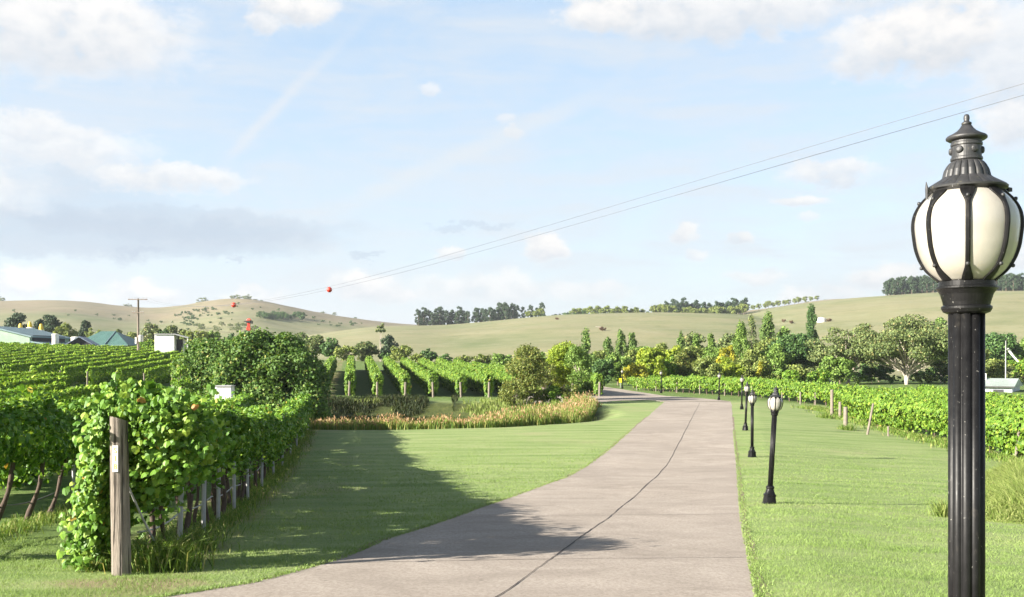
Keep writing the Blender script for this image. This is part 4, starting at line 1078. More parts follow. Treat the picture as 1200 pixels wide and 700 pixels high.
    T(985, 415, 54, 138, 'bush', 'mid', 'dense mid-green understorey below the tall umbrella-crowned gum', 'bush', 'bush', leaf=.30, cover=1.1)
    T(1062, 372.5, 118, 138, 'gum', 'grey_gum', 'widest gum with many pale forked limbs, behind the vine rows by the tall lamp', name='gum_tree', leaf=.26, cover=.55, n=74, bark='bark_pale', limbs=74, trunk=.22)
    T(1103, 386, 52, 150, 'round', 'grey_gum', 'shaded gum partly hidden by the tall lamp post', name='gum_tree', leaf=.32, cover=1.0, bark='bark_pale', limbs=12)
    T(1092, 425, 64, 152, 'bush', 'dark', 'dark thicket under the widest gum', 'bush', 'bush', leaf=.32, cover=1.3)
    T(1022, 426, 62, 150, 'bush', 'dark', 'dark thicket between the two large gums', 'bush', 'bush', leaf=.32, cover=1.3)
    T(1168, 388.5, 50, 185, 'bush', 'dark', 'dark round tree behind the windsock', leaf=.42, cover=1.4)
    T(1212, 392, 44, 190, 'bush', 'mid', 'mid-green round tree at the edge of view past the windsock', leaf=.42, cover=1.2)
    T(1146, 398, 30, 180, 'bush', 'olive', 'olive tree beside the tall lamp post, behind the shed', leaf=.4)
    T(1165, 420, 44, 160, 'bush', 'olive', 'low olive bush behind the pale shed roof', 'bush', 'bush', leaf=.36)
    T(1198, 418, 36, 165, 'bush', 'bright', 'bright bush behind the windsock mast', 'bush', 'bush', leaf=.36)
    for px, yt, w, Y, mt, lab in ((905, 436, 40, 150, 'olive', 'low olive scrub under the big oak'), (945, 440, 40, 146, 'dark', 'dark scrub between oak and bright bush'), (978, 436, 44, 146, 'olive', 'olive scrub at the foot of the umbrella-crowned gum'), (1008, 438, 40, 144, 'mid', 'green scrub between the feet of the two gums'), (1046, 440, 40, 146, 'dark', 'dark scrub just behind the forked pale limbs'), (1078, 438, 44, 146, 'olive', 'olive scrub on the lamp side of the forked gum'), (1108, 440, 36, 146, 'dark', 'dark scrub hidden behind the tall lamp post'), (1140, 438, 40, 150, 'mid', 'green scrub behind the shed roof'), (1190, 436, 60, 152, 'olive', 'olive scrub beside the windsock foot')):
        T(px, yt, w, Y, 'bush', mt, lab, 'bush', 'bush', leaf=.3, cover=1.2, n=26)
    T(1102, 372, 14, 420, 'bush', 'mid', 'lone green tree on the pasture behind the tall lamp', leaf=.8)
    T(1235, 410, 60, 175, 'bush', 'mid', 'leafy bush past the edge of the shed', 'bush', 'bush', leaf=.4)
    # behind the vine block facing the reeds
    L = [(370, 394, 28, 205, 'round', 'grey_gum', 'sparse brown-grey gum peeping over the rounded bush'), (388, 396, 24, 190, 'bush', 'dark', 'dark tree next to the sparse brown-grey gum'),
         (405, 404, 36, 185, 'bush', 'olive', 'olive bushy tree behind the first vine rows'), (428, 399.5, 30, 195, 'bush', 'grey_gum', 'brown-olive gum behind the third vine row'),
         (455, 391.5, 21, 260, 'bush', 'pine', 'dark blue-green round conifer on the hill foot'), (452, 411, 22, 195, 'bush', 'dark', 'dark low tree under the round conifer'), (470, 402.5, 28, 190, 'bush', 'olive', 'grey-olive tree to the side of the round conifer'),
         (500, 409, 26, 190, 'bush', 'dark', 'dark olive tree over the fifth vine row'), (488, 414, 18, 185, 'bush', 'olive', 'small olive tree over the fourth vine row'), (522, 415, 18, 188, 'bush', 'dark', 'little dark tree over the sixth vine row'),
         (545, 416, 26, 190, 'bush', 'olive', 'first shrub of the low hedge behind the vine block'), (566, 414, 26, 192, 'bush', 'olive', 'second shrub of the low hedge behind the vine block'), (588, 413, 28, 190, 'bush', 'mid', 'third shrub of the low hedge behind the vine block'), (612, 413, 30, 188, 'bush', 'olive', 'fourth shrub of the low hedge, behind the young birch'), (640, 412, 34, 170, 'bush', 'mid', 'green tree behind the sparse sapling'), (668, 412, 36, 165, 'bush', 'dark', 'dark tree behind the golden-green young tree'), (692, 414, 30, 150, 'bush', 'mid', 'mid-green tree between the road-edge trees and the signs')]
    for px, yt, w, Y, kd, mt, lab in L: T(px, yt, w, Y, kd, mt, lab, leaf=Y / F * 2.4, cover=1.05)
    # behind the farm buildings
    L = [(20, 367.5, 40, 260, 'pine', 'pine', 'broad dark pine behind the green barn'), (46, 374, 24, 270, 'pine', 'pine', 'middle dark pine behind the barn roof'), (60, 369.5, 34, 255, 'pine', 'pine', 'dark spiky pine behind the yellow-capped tanks'),
         (76, 378, 26, 240, 'bush', 'olive', 'pale olive willow behind the slate gable'), (99, 375.5, 22, 262, 'pine', 'pine', 'small dark pine between willow and hip roof'), (106, 384, 16, 238, 'bush', 'olive', 'olive bush behind the hip roof'), (118, 383, 14, 250, 'bush', 'olive', 'second olive bush behind the hip roof'),
         (139, 384, 14, 240, 'bush', 'grey_gum', 'small brown-green tree beside the hip roof'), (156, 388, 22, 238, 'bush', 'olive', 'pale bush behind the power pole'), (150, 394, 18, 225, 'bush', 'olive', 'low pale bush at the foot of the power pole'),
         (177, 377.5, 24, 235, 'round', 'grey_gum', 'brown-olive gum just beyond the power pole'), (204, 379.5, 26, 245, 'round', 'grey_gum', 'brown-topped gum above the white shed'), (194, 385, 20, 230, 'bush', 'dark', 'dark shrub behind the white shed'), (221, 383.5, 26, 235, 'bush', 'olive', 'olive tree past the white shed'), (235, 386.5, 22, 232, 'bush', 'olive', 'smaller olive tree past the white shed'), (250, 385.5, 24, 235, 'bush', 'mid', 'rounded green tree above the feathery bush'), (176, 398, 26, 190, 'bush', 'bright', 'bright hedge clump by the white shed'),
         (270, 388, 20, 300, 'bush', 'dark', 'dull tree above the bush clump'), (301, 386, 14, 330, 'bush', 'dark', 'small round dark tree beside the red mast'), (330, 392, 22, 240, 'round', 'grey_gum', 'brownish tree top above the rounded bush'), (352, 388, 20, 280, 'round', 'grey_gum', 'bare grey tree above the rounded bush')]
    for px, yt, w, Y, kd, mt, lab in L: T(px, yt, w, Y, kd, mt, lab, leaf=Y / F * 2.3, cover=1.05)
    # lone white-stemmed tree
    X = at(446.5, 300)
    T(446, 371.5, 13, 300, 'round', 'grey_gum', 'lone tree with long white bare trunk on the hill foot', leaf=.6, bark='bark_pale', hang=.72, trunk=.15, n=16)
build_trees()

# ------------------------------------------------------------------ trees on the hills
def build_hill_trees():
    protos = {}
    def proto(key, kind, mat, H, W, leaf, cover, n):
        C, Rr = crown_points(kind, H, W, n, hash(key) % 1000 if False else sum(map(ord, key)))
        V, Fc = crown_leaves(C, Rr, leaf, cover, sum(map(ord, key)) + 3)
        cr = mesh_data('crown', V, [Fc], M[mat])
        m = MB(); m.tube([(0, 0, -1), (0, 0, H * .45), (.1, 0, H * .8)], [H * .022, H * .016, .05], 6)
        tr = mesh_data('trunk', np.concatenate(m.V), m.Fc, M['bark'])
        protos[key] = (cr, tr, H)
    for k in 'abc':
        proto('conifer' + k, 'cone', 'pine', 20, 8.5, .95, .85, 24)
        proto('gumtree' + k, 'gum', 'grey_gum', 14, 12, 1.0, .85, 24)
        proto('shrub' + k, 'bush', 'dark', 6, 8, .8, .9, 14)
    proto('olivea', 'round', 'olive', 14, 11, 1.0, .95, 22); proto('oliveb', 'bush', 'olive', 12, 11, 1.0, .95, 22); proto('brown', 'bush', 'brown_bush', 6, 8, .6, 1.2, 16)
    def put(key, X, Y, H, label, name, cat, group, wide=1.0, sink=.3):
        cr, tr, H0 = protos[key]
        o = thing(name, (X, Y, hs(X, Y) - sink), label, cat, group, random.uniform(0, 6.28)); s = H / H0; o.scale = (s * wide, s * wide, s)
        for nm, me in (('crown', cr), ('trunk', tr)):
            c = bpy.data.objects.new(nm, me); COL.objects.link(c); c.parent = o
        return o
    def crest(px, D): a = math.atan((px - 600) / F); return D * math.sin(a), D * math.cos(a)
    K = lambda s: s + random.choice('abc')
    # pine belts on the near hill crest
    def belt(x0, x1, step, D, hpx, key, lab, name, grp, jit=10, wide=1.0, rows=1):
        for r_ in range(rows):
            x = x0 + r_ * step * .5
            while x <= x1:
                X, Y = crest(x + random.uniform(-1, 1), D + r_ * 14 + random.uniform(-jit, jit))
                put(K(key) if key in ('conifer', 'gumtree', 'shrub') else key, X, Y, hpx * Y / F * random.uniform(.72, 1.1), lab, name, 'tree', grp, wide)
                x += step * random.uniform(.75, 1.25)
    belt(490, 549, 5.2, 790, 22, 'conifer', 'dark pine in the separate clump at the low end of the hill crest', 'pine_tree', 'pines of the first clump on the hill crest', rows=2)
    belt(558, 606, 5.0, 790, 22, 'conifer', 'dark pine in the second clump along the hill crest', 'pine_tree', 'pines of the second clump on the hill crest', rows=2)
    belt(614, 640, 6.5, 792, 19, 'conifer', 'dark pine beside the paler gums at the edge of the second clump', 'pine_tree', 'pines at the edge of the second clump')
    belt(620, 640, 7, 770, 13, 'olivea', 'pale rounded tree in front of the crest pines', 'tree', 'pale trees in front of the crest pines')
    belt(636, 672, 5.5, 795, 7, 'shrub', 'low dark shrub in the thin hedge along the hill crest', 'shrub', 'shrubs of the crest hedge')
    belt(672, 758, 6.0, 792, 12, 'oliveb', 'olive rounded tree in the crest hedge', 'tree', 'olive trees of the crest hedge')
    belt(676, 760, 8.0, 800, 8, 'shrub', 'dark undergrowth shrub below the olive hedge trees', 'shrub', 'undergrowth shrubs of the crest hedge')
    belt(766, 876, 6.0, 796, 15, 'olivea', 'grey-olive tree along the front of the crest wood', 'tree', 'olive trees before the crest wood')
    belt(782, 826, 5.0, 812, 22, 'conifer', 'tall dark pine at the high end of the crest wood', 'pine_tree', 'tall pines of the crest wood', rows=2)
    belt(826, 876, 5.0, 812, 19, 'conifer', 'dark pine at the lower end of the crest wood', 'pine_tree', 'lower pines of the crest wood', rows=2)
    belt(882, 960, 6.2, 1180, 10, 'olivea', 'small grey tree on the distant ridge beyond the crest wood', 'tree', 'trees of the distant ridge')
    for x, yh in ((946, 7), (968, 6), (985, 5), (996, 6), (1008, 6), (1016, 5), (1024, 6)):
        X, Y = crest(x, 1480); put(K('gumtree'), X, Y, yh * Y / F, 'tiny tree on the skyline of the far tan ridge', 'tree', 'tree', 'tiny skyline trees of the far ridge', 1.2)
    # plantation on the other hill
    for x in np.arange(1033, 1262, 4.6):
        for r_ in range(4):
            xx = x + random.uniform(-2, 2); D = 905 + r_ * 22 + random.uniform(-6, 6)
            if xx < 1036 + r_ * 1.5: continue
            X, Y = crest(xx, D); put(K('conifer'), X, Y, 21 * Y / F * random.uniform(.85, 1.1), 'dark pine in the plantation on the grassy hill behind the tall lamp', 'pine_tree', 'tree', 'pines of the hill plantation')
    # scattered scrub and crest trees of the bare hill
    for x, yh, key, w in ((0, 13, 'gumtreea', 1.0), (8, 4, 'shruba', 1), (12, 5, 'shruba', 1), (17, 5, 'shrubb', .7), (89, 3, 'shruba', 1), (147, 10, 'gumtreeb', .9), (151, 11, 'gumtreea', .8), (237, 12, 'gumtreec', 1.3), (258, 7, 'gumtreea', 1.4), (272, 11, 'gumtreeb', .9), (279, 11, 'gumtreec', 1), (289, 12, 'gumtreea', 1.2), (299, 7, 'gumtreeb', 1.2), (304, 6, 'shruba', 1.3), (330, 4, 'shrubb', 1.2), (378, 6, 'gumtreea', 1.2), (392, 7, 'gumtreeb', 1), (415, 4, 'shruba', 1.5)):
        X, Y = crest(x, 1470); put(key, X, Y, yh * Y / F, 'grey-green gum or scrub standing on the skyline of the bare hill', 'tree', 'tree', 'skyline trees of the bare hill', w)
    n = 0
    while n < 88:
        x = random.choice((random.uniform(0, 250), random.gauss(243, 22), random.gauss(222, 14), random.uniform(290, 440)))
        crest_y = float(np.interp(x, [a for a, b in RIDGES[0][2]], [b for a, b in RIDGES[0][2]]))
        y = crest_y + random.uniform(2, 24) ** random.uniform(.75, 1)
        if x > 330 and y > 383: continue
        if x < 120 and random.random() < .7: continue
        X, Y = p2g(x, y)
        if Y < 500 or Y > 1700: continue
        s = random.uniform(2.0, 4.2); put(K('shrub'), X, Y, s * Y / F, 'small dark scrub bush dotted over the bare hill', 'shrub', 'shrub', 'scrub dotted over the bare hill', random.uniform(.8, 1.5)); n += 1
    for k in range(34):
        x = random.uniform(303, 356); y = 372 + (x - 303) * .05 + random.uniform(-3, 2); X, Y = p2g(x, y)
        if Y > 500: put(K('shrub'), X, Y, random.uniform(5, 8.5) * Y / F, 'dark bush of the scrub thicket on the hill shoulder', 'shrub', 'shrub', 'scrub thicket on the hill shoulder', 1.1)
    for k in range(16):
        x = random.uniform(222, 300); y = 384 + random.uniform(0, 7); X, Y = p2g(x, y)
        if Y > 400: put(K('gumtree'), X, Y, random.uniform(6, 10) * Y / F, 'hazy grey tree low on the bare hill above the bushes', 'tree', 'tree', 'hazy trees at the bare hill foot', 1.1)
    for x, y, s, lab in ((653, 375, 4, 'small brown bush high on the grassy hill'), (707, 388, 7, 'russet round bush beside a fallen white log on the grassy hill'), (918, 378, 5.5, 'round brown bush on the pasture, one of a pair'), (928, 379.5, 5.5, 'second round brown bush of the pasture pair'), (971, 377, 5.5, 'brown bush beside the white water tank')):
        X, Y = p2g(x, y); put('brown', X, Y, s * Y / F, lab, 'shrub', 'bush', None, .9)
    X, Y = p2g(703, 384.5); k = Y / F
    tag(MB().tube([(-5 * k, 0, 1.2 * k), (-2 * k, 0, .8 * k), (1.5 * k, 0, .2 * k)], [.35 * k, .5 * k, .65 * k], 7).build('fallen_log', M['bark_pale'], None, (X, Y, hs(X, Y) + .1)), 'fallen white log by the russet bush on the hill', 'log')
    X, Y = p2g(962, 377.5); k = Y / F
    wt = thing('water_tank', (X, Y, hs(X, Y)), 'low white water tank on the pasture beside the tall poplar', 'tank')
    MB().lathe([(6.2 * k, -.5), (6.2 * k, 3.6 * k)], 32).build('drum', M['white'], wt, smooth=False)
    MB().lathe([(6.4 * k, 3.6 * k), (6.4 * k, 3.8 * k), (.3 * k, 5.6 * k)], 32).build('lid', M['white'], wt)
build_hill_trees()

# ------------------------------------------------------------------ reeds, grass, weeds (nobody could count these)
def blades(X, Y, hgt, wid, lean, seg=1, z0=None):
    n = len(X); a = rng.random(n) * 2 * np.pi; b = rng.random(n) * 2 * np.pi
    base = np.c_[X, Y, h(X, Y) - .01 if z0 is None else z0]
    side = np.c_[np.cos(a), np.sin(a), np.zeros(n)] * (wid / 2)[:, None]
    ln = np.c_[np.cos(b), np.sin(b), np.zeros(n)] * (lean * hgt)[:, None]; up = np.c_[np.zeros(n), np.zeros(n), hgt]
    if seg == 1:
        V = np.stack([base - side, base + side, base + up + ln], 1); return V.reshape(-1, 3), np.arange(3 * n).reshape(-1, 3)
    mid = base + up * .62 + ln * .38; tip = base + up * (1 - .35 * lean[:, None]) + ln * 1.25
    V = np.stack([base - side, base + side, mid + side * .8, mid - side * .8, tip], 1).reshape(-1, 3)
    i = np.arange(n)[:, None] * 5
    return V, (i + np.array([[0, 1, 2, 3]])), (i + np.array([[3, 2, 4]]))

def build_grass():
    # lawn blades where the camera is near enough to see them
    def scatter(n, y0, y1, pw=1.0):
        y = y0 + (y1 - y0) * rng.random(n) ** pw; x = (rng.random(n) * 2 - 1) * .58 * y; return x, y
    mb = MB()
    n = 520000; y = 8.2 * (62 / 8.2) ** rng.random(n); x = (rng.random(n) * 2 - 1) * .58 * y
    cl = vnoise(x * 2.2, y * 2.2, 11) + .5 * vnoise(x * 7, y * 7, 12)
    k = ~on_road(x, y, -.02) & ~((x + .16 * y < -2.9) & (y > 14)); x, y, cl = x[k], y[k], cl[k]
    V, Fc = blades(x, y, .040 * rng.uniform(.5, 1.2, len(x)) * (1 + .9 * np.clip(cl, -.3, 1)) * sm(62, 24, y), .0006 * y * rng.uniform(.7, 1.3, len(x)), rng.uniform(.2, 1.2, len(x)))
    mb.add(V, Fc)
    tag(mb.build('lawn_grass', M['blade']), 'short mown lawn grass either side of the driveway', 'grass', kind='stuff')
    # shaggy fringe over the concrete edges
    n = 13000; y = 8.5 + 40 * rng.random(n) ** 1.6; left = rng.random(n) < .5
    x = np.where(left, roadL(y) - .01, roadR(y) + .01) + np.where(left, -1, 1) * (np.abs(rng.normal(size=n)) * .07 - .05)
    V, Fc, F3 = blades(x, y, .045 * rng.uniform(.4, 1.3, n), .010 * rng.uniform(.7, 1.4, n), rng.uniform(.2, 1.0, n), 2)
    tag(MB().add(V, Fc, F3).build('verge_grass', M['blade']), 'ragged grass fringe along the driveway edges', 'grass', kind='stuff')
    # rank growth under the vine rows
    X = []; Yv = []
    for q, y0, y1, nn in ((-2.39, 10.6, 48, 15000), (-5.25, 11, 40, 9000)):
        yy = y0 + (y1 - y0) * rng.random(nn) ** 1.3; X.append(q - .16 * yy + rng.normal(size=nn) * .24 + .12); Yv.append(yy)
    X = np.concatenate(X); Yv = np.concatenate(Yv); n = len(X)
    V, Fc, F3 = blades(X, Yv, .15 * rng.uniform(.3, 1.5, n), .011 * rng.uniform(.7, 1.4, n), rng.uniform(.2, 1.0, n), 2)
    tag(MB().add(V, Fc, F3).build('undergrowth', M['weed']), 'rough grass growing under the vine trunks', 'undergrowth', kind='stuff')
    # weeds along the foot of the side vineyard
    n = 26000; y = 27 + 48 * rng.random(n); xr = np.interp(y, [27, 38, 48, 60, 71, 80], [20.1, 20.4, 20.8, 21.7, 22.6, 23.2]); x = xr - np.abs(rng.normal(size=n)) * .75 + .2
    cl = vnoise(x * .9, y * .5, 15); k = cl > -.2; x, y = x[k], y[k]; n = len(x)
    V, Fc, F3 = blades(x, y, .24 * rng.uniform(.3, 1.5, n), .03 * rng.uniform(.7, 1.4, n), rng.uniform(.2, 1.0, n), 2)
    tag(MB().add(V, Fc, F3).build('weeds', M['weed']), 'rough weedy strip along the foot of the side vineyard', 'weeds', kind='stuff')
    # tall rank grass patch by the tall lamp
    n = 42000; cx, cy_ = p2g(1195, 612); y = cy_ - .6 + rng.random(n) ** 1.2 * 14; x = .474 * y + np.abs(rng.normal(size=n)) * 1.6 - .25 * rng.random(n)
    V, Fc, F3 = blades(x, y, .70 * rng.uniform(.3, 1.25, n) * (.35 + .65 * sm(-.2, .9, x - .480 * y)) * sm(cy_ - .8, cy_ + 1.5, y), .017 * rng.uniform(.7, 1.4, n), rng.uniform(.15, .8, n), 2)
    tag(MB().add(V, Fc, F3).build('tall_grass', M['drygrass']), 'tall yellowing rough grass patch beside the tall lamp post', 'grass', kind='stuff')
    # tufts that one can point at
    def tuft(px, py, n, ht, spread, label, mat='weed', wid=.014):
        x0, y0 = p2g(px, py); z = hs(x0, y0); x = rng.normal(size=n) * spread; y = rng.normal(size=n) * spread
        V, Fc, F3 = blades(x, y, ht * rng.uniform(.35, 1.2, n), wid * rng.uniform(.6, 1.3, n), rng.uniform(.25, 1.1, n), 2, z0=np.full(n, -.02))
        tag(MB().add(V, Fc, F3).build('grass_tuft', M[mat], None, (x0, y0, z)), label, 'grass tuft')
    tuft(188, 668, 700, .46, .17, 'long arching grass tuft at the foot of the numbered post, vine-row side')
    tuft(225, 645, 260, .36, .13, 'small grass tuft just along the row from the numbered post')
    tuft(122, 668, 420, .30, .14, 'low weedy tuft under the trailing vine beside the numbered post')
    tuft(1106, 606, 240, .42, .10, 'dry grass tuft half hidden behind the tall lamp post', 'drygrass')
    for k, px in enumerate((992, 967)): tuft(px, (504, 490)[k], 220, .40, .22, ('grass tuft around the stout lawn-edge post', 'grass tuft near the tall corner post')[k], wid=.03)
    # reeds in the dam hollow
    def reed(poly_n, fx, fy, ht, name, lab, head=.35, wid=.028, mat='reed'):
        x = fx(rng.random(poly_n), rng.random(poly_n)); y = fy(rng.random(poly_n), rng.random(poly_n)); return x, y
    n = 52000
    x = rng.uniform(-12.6, 6.4, n); front = np.interp(x, [-13, -6, -1, 2.0, 4.2, 6.2], [49.4, 49.4, 50.2, 52.5, 58, 71]); back = np.interp(x, [-13, -9, -2, 2, 6.5], [57, 58, 59, 66, 76])
    y = front + (back - front) * rng.random(n) ** 1.15
    clump = vnoise(x * .8, y * .6, 17)
    k = clump > -.36; x, y, clump = x[k], y[k], clump[k]; n = len(x)
    ht = (.78 + .4 * clump + .35 * sm(-3, 3, x)) * rng.uniform(.55, 1.25, n) * sm(6.4, 4.6, x + rng.normal(size=n) * .3) * (.55 + .45 * sm(0, 1.6, y - np.interp(x, [-13, -6, -1, 2.0, 4.2, 6.2], [49.4, 49.4, 50.2, 52.5, 58, 71]) + rng.normal(size=n) * .3))
    V, Fc, F3 = blades(x, y, ht, .034 * rng.uniform(.6, 1.3, n), rng.uniform(.03, .35, n), 2)
    rd = tag(MB().add(V, Fc, F3).build('reeds', M['reed']), 'rust and straw coloured reed bed filling the hollow beyond the lawn', 'reeds', kind='stuff')
    kk = rng.random(n) < .20; x2, y2 = x[kk], y[kk]; m = len(x2)
    V, Fc = leaf_cards(np.c_[x2, y2, h(x2, y2) + ht[kk] * .98], np.c_[rng.normal(size=(m, 2)), np.zeros(m)], .13 * rng.uniform(.7, 1.4, m), 'quad', True, .45)
    MB().add(V, Fc).build('seed_heads', M['seedhead'], rd)['kind'] = 'stuff'
    # clumps of sedge and grass on the far side
    n = 30000; x = rng.uniform(-15, 5, n); y = rng.uniform(58, 84, n); cl = vnoise(x * .35, y * .3, 19) + .4 * vnoise(x * 1.3, y * 1.3, 20)
    d = ((x + 7.5) / 15) ** 2 + ((y - 65) / 17) ** 2; k = (cl > .02) & (d < 1.05); x, y, cl = x[k], y[k], cl[k]; n = len(x)
    V, Fc, F3 = blades(x, y, (.35 + .8 * np.clip(cl, 0, 1)) * rng.uniform(.5, 1.2, n), .045 * rng.uniform(.6, 1.3, n), rng.uniform(.1, .7, n), 2)
    tag(MB().add(V, Fc, F3).build('sedge_grass', M['drygrass']), 'sedge clumps on the bank behind the reed bed', 'grass', kind='stuff')
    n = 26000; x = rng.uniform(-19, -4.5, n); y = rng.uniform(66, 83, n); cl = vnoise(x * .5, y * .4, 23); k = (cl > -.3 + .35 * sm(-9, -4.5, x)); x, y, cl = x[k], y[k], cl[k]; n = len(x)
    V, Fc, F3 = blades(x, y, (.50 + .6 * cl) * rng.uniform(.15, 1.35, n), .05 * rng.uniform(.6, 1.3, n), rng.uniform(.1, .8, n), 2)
    tag(MB().add(V, Fc, F3).build('bank_grass', M['bankblade_shade']), 'dark rank grass on the dam bank below the vine block, colour deepened for shade', 'grass', kind='stuff')
    # white stake in the reeds
    X, Y = p2g(443, 502.5); Y += .4
    tag(MB().tube([(0, 0, -.2), (0, 0, .4), (.01, 0, .86)], .028, 6).build('marker_stake', M['white'], None, (at(443, Y), Y, hs(at(443, Y), Y))), 'thin white stake standing at the front of the reed bed', 'stake')
build_grass()

# ------------------------------------------------------------------ small built things
def prism(mb, poly, y0, y1):
    """poly in x,z, pushed along y"""
    n = len(poly); P = np.array(poly, float)
    V = np.vstack([np.c_[P[:, 0], np.full(n, y0), P[:, 1]], np.c_[P[:, 0], np.full(n, y1), P[:, 1]]])
    mb.add(V, [[i, (i + 1) % n, n + (i + 1) % n, n + i] for i in range(n)], [list(range(n))[::-1]], [list(range(n, 2 * n))]); return mb

def gable(root, w, d, eave, ridge, wall, roof, over=.3, th=.14):
    m = MB(); prism(m, [(-w / 2, -2.5), (w / 2, -2.5), (w / 2, eave), (0, ridge), (-w / 2, eave)], -d / 2, d / 2); m.build('wall', M[wall], root)
    sl = (ridge - eave) / (w / 2)
    for s in (-1, 1):
        x1 = s * (w / 2 + over); z1 = eave - sl * over
        m = MB(); prism(m, [(0, ridge + .02), (x1, z1 + .02), (x1, z1 + .02 + th), (0, ridge + .02 + th)], -d / 2 - over, d / 2 + over); m.build('roof', M[roof], root)

def build_buildings():
    # white cabinet
    Y = 52.0; X = at(263.5, Y); z = zat(474.5, Y); zg = hs(X, Y)
    cb = thing('cabinet', (X, Y, zg), 'small white weathered cabinet on legs in front of the rounded bush', 'cabinet')
    s = Y / F; b0 = z - zg
    m = MB(); prism(m, [(-10 * s, b0), (10 * s, b0), (9.0 * s, b0 + 21.5 * s), (-9.0 * s, b0 + 21.5 * s)], -.35, .35); m.build('housing', M['white'], cb)
    MB().box((0, 0, 0), (20 * s, .86, 1.1 * s)).build('lid', M['zinc'], cb, (0, 0, b0 + 22.2 * s))
    MB().box((0, 0, 0), (9 * s, .02, 1.6 * s)).build('slot', M['dark_open'], cb, (-.5 * s, -.352, b0 + 3 * s))
    MB().box((0, 0, 0), (.5 * s, .02, 14 * s)).build('door_seam', M['zinc'], cb, (-4.5 * s, -.352, b0 + 10 * s))
    for sx in (-1, 1):
        for sy in (-1, 1): MB().box((0, 0, 0), (.07, .07, b0 + .1)).build('leg', M['zinc'], cb, (sx * 8.6 * s, sy * .28, b0 / 2 - .05))
    # power pole
    Y = 150.0; X = at(162, Y); zg = hs(X, Y); zt = zat(350, Y); H = zt - zg
    pp = thing('power_pole', (X, Y, zg), 'timber power pole with two crossarms and transformer above the vineyard', 'power pole')
    MB().tube([(0, 0, -.5), (0, 0, H * .5), (0, 0, H)], [.19, .165, .13], 10).build('pole', M['pole_wood'], pp, smooth=True)
    for zz_, L in ((H - .15, 2.9), (H - 2.15, 1.75)):
        ca = MB().box((0, 0, 0), (L, .12, .13)).build('crossarm', M['pole_wood'], pp, (0, -.2, zz_))
        for k in (-.46, -.28, .28, .46):
            MB().lathe([(.04, 0), (.06, .05), (.035, .08), (.06, .12), (.03, .2)], 10).build('insulator', M['zinc'], ca, (k * L, 0, .065), smooth=True)
    t = MB().lathe([(.30, 0), (.33, .05), (.33, .95), (.26, 1.05)], 16).build('transformer', M['zinc'], pp, (.42, -.05, H * .32), smooth=False)
    MB().box((0, 0, 0), (.22, .22, 1.0)).build('fuse_box', M['white'], pp, (-.30, -.12, H * .34))
    MB().box((0, 0, 0), (.36, .10, .55)).build('warning_sign', M['white'], pp, (0.02, -.2, H * .14))
    # two conductors and their red marker balls
    P0 = np.array([X, Y]); Dv = np.array([76.6, -110.0])
    for k, pts in enumerate(([(1200, 98), (950, 172), (750, 232), (600, 277)], [(1200, 110.5), (1050, 155), (900, 200), (750, 240), (600, 283)])):
        ts = [0.0]; zs = [zt + .1 - 0 * k]
        off = np.array([-.7, .4]) if k == 0 else np.array([.7, -.4])
        A = P0 + off * 1.0
        for (px, py) in pts:
            u = (px - 600) / F; t = (u * A[1] - A[0]) / (Dv[0] - u * Dv[1]); ts.append(t); zs.append(zat(py, A[1] + Dv[1] * t))
        if k == 1:
            for (px, py) in ((386, 341), (274, 357)):
                u = (px - 600) / F; t = (u * A[1] - A[0]) / (Dv[0] - u * Dv[1]); ts.append(t); zs.append(zat(py, A[1] + Dv[1] * t))
        cf = np.polyfit(ts, zs, 3); tt = np.linspace(0, 1.22, 90); zz_ = np.polyval(cf, tt); w = sm(0, .06, tt); zz_ = zz_ * w + (zt + .1) * (1 - w)
        Pw = np.c_[A[0] + Dv[0] * tt, A[1] + Dv[1] * tt, zz_]
        o = MB().tube(Pw - Pw[0], .0125, 5).build('overhead_wire', M['wire'], None, tuple(Pw[0]), smooth=True)
        tag(o, ['upper of the two thin power wires crossing the sky', 'lower of the two thin power wires, carrying the red balls'][k], 'wire')
        if k == 1:
            for (px, py, r, lab) in ((386, 341, 3.2, 'red marker ball on the wire against open sky'), (274, 357, 3.0, 'red marker ball on the wire against the bare hill crest')):
                u = (px - 600) / F; t = (u * A[1] - A[0]) / (Dv[0] - u * Dv[1]); yb = A[1] + Dv[1] * t; rr = r * yb / F
                a = np.linspace(-math.pi / 2, math.pi / 2, 13)
                b = thing('marker_ball', (A[0] + Dv[0] * t, yb, float(np.polyval(cf, t))), lab, 'marker ball', 'red marker balls on the wire')
                MB().lathe([(max(.002, rr * math.cos(v)), rr * math.sin(v)) for v in a], 24).build('shell', M['red'], b, smooth=True)
                MB().lathe([(rr * 1.03, -.05 * rr), (rr * 1.03, .05 * rr)], 24).build('seam_band', M['red'], b)
    # red machine mast behind the bush
    Y = 128.0; X = at(291.5, Y); zg = hs(X, Y); s = Y / F; zb = zat(389, Y) - zg
    rm = thing('machine_mast', (X, Y, zg), 'red mast with black head sticking up behind the rounded bush', 'machine')
    MB().box((0, 0, 0), (.34, .34, zb + 14 * s)).build('mast', M['red'], rm, (0, 0, (zb + 14 * s) / 2))
    MB().box((0, 0, 0), (6.5 * s, .6, 2.4 * s)).build('head', M['black'], rm, (.2 * s, 0, zb + 12 * s))
    MB().tube([(-3 * s, 0, zb + 12.6 * s), (-1.2 * s, 0, zb + 15 * s), (1.2 * s, 0, zb + 15.2 * s), (3.2 * s, 0, zb + 12.4 * s)], .5 * s, 8).build('hood', M['red'], rm)
    MB().box((0, 0, 0), (2.0 * s, .6, 3 * s)).build('counterweight', M['black'], rm, (3.3 * s, 0, zb + 11 * s))
    MB().tube([(-3 * s, 0, zb + 12 * s), (-5.6 * s, 0, zb + 12.3 * s)], [.15 * s, .6 * s], 8).build('arm', M['black'], rm)
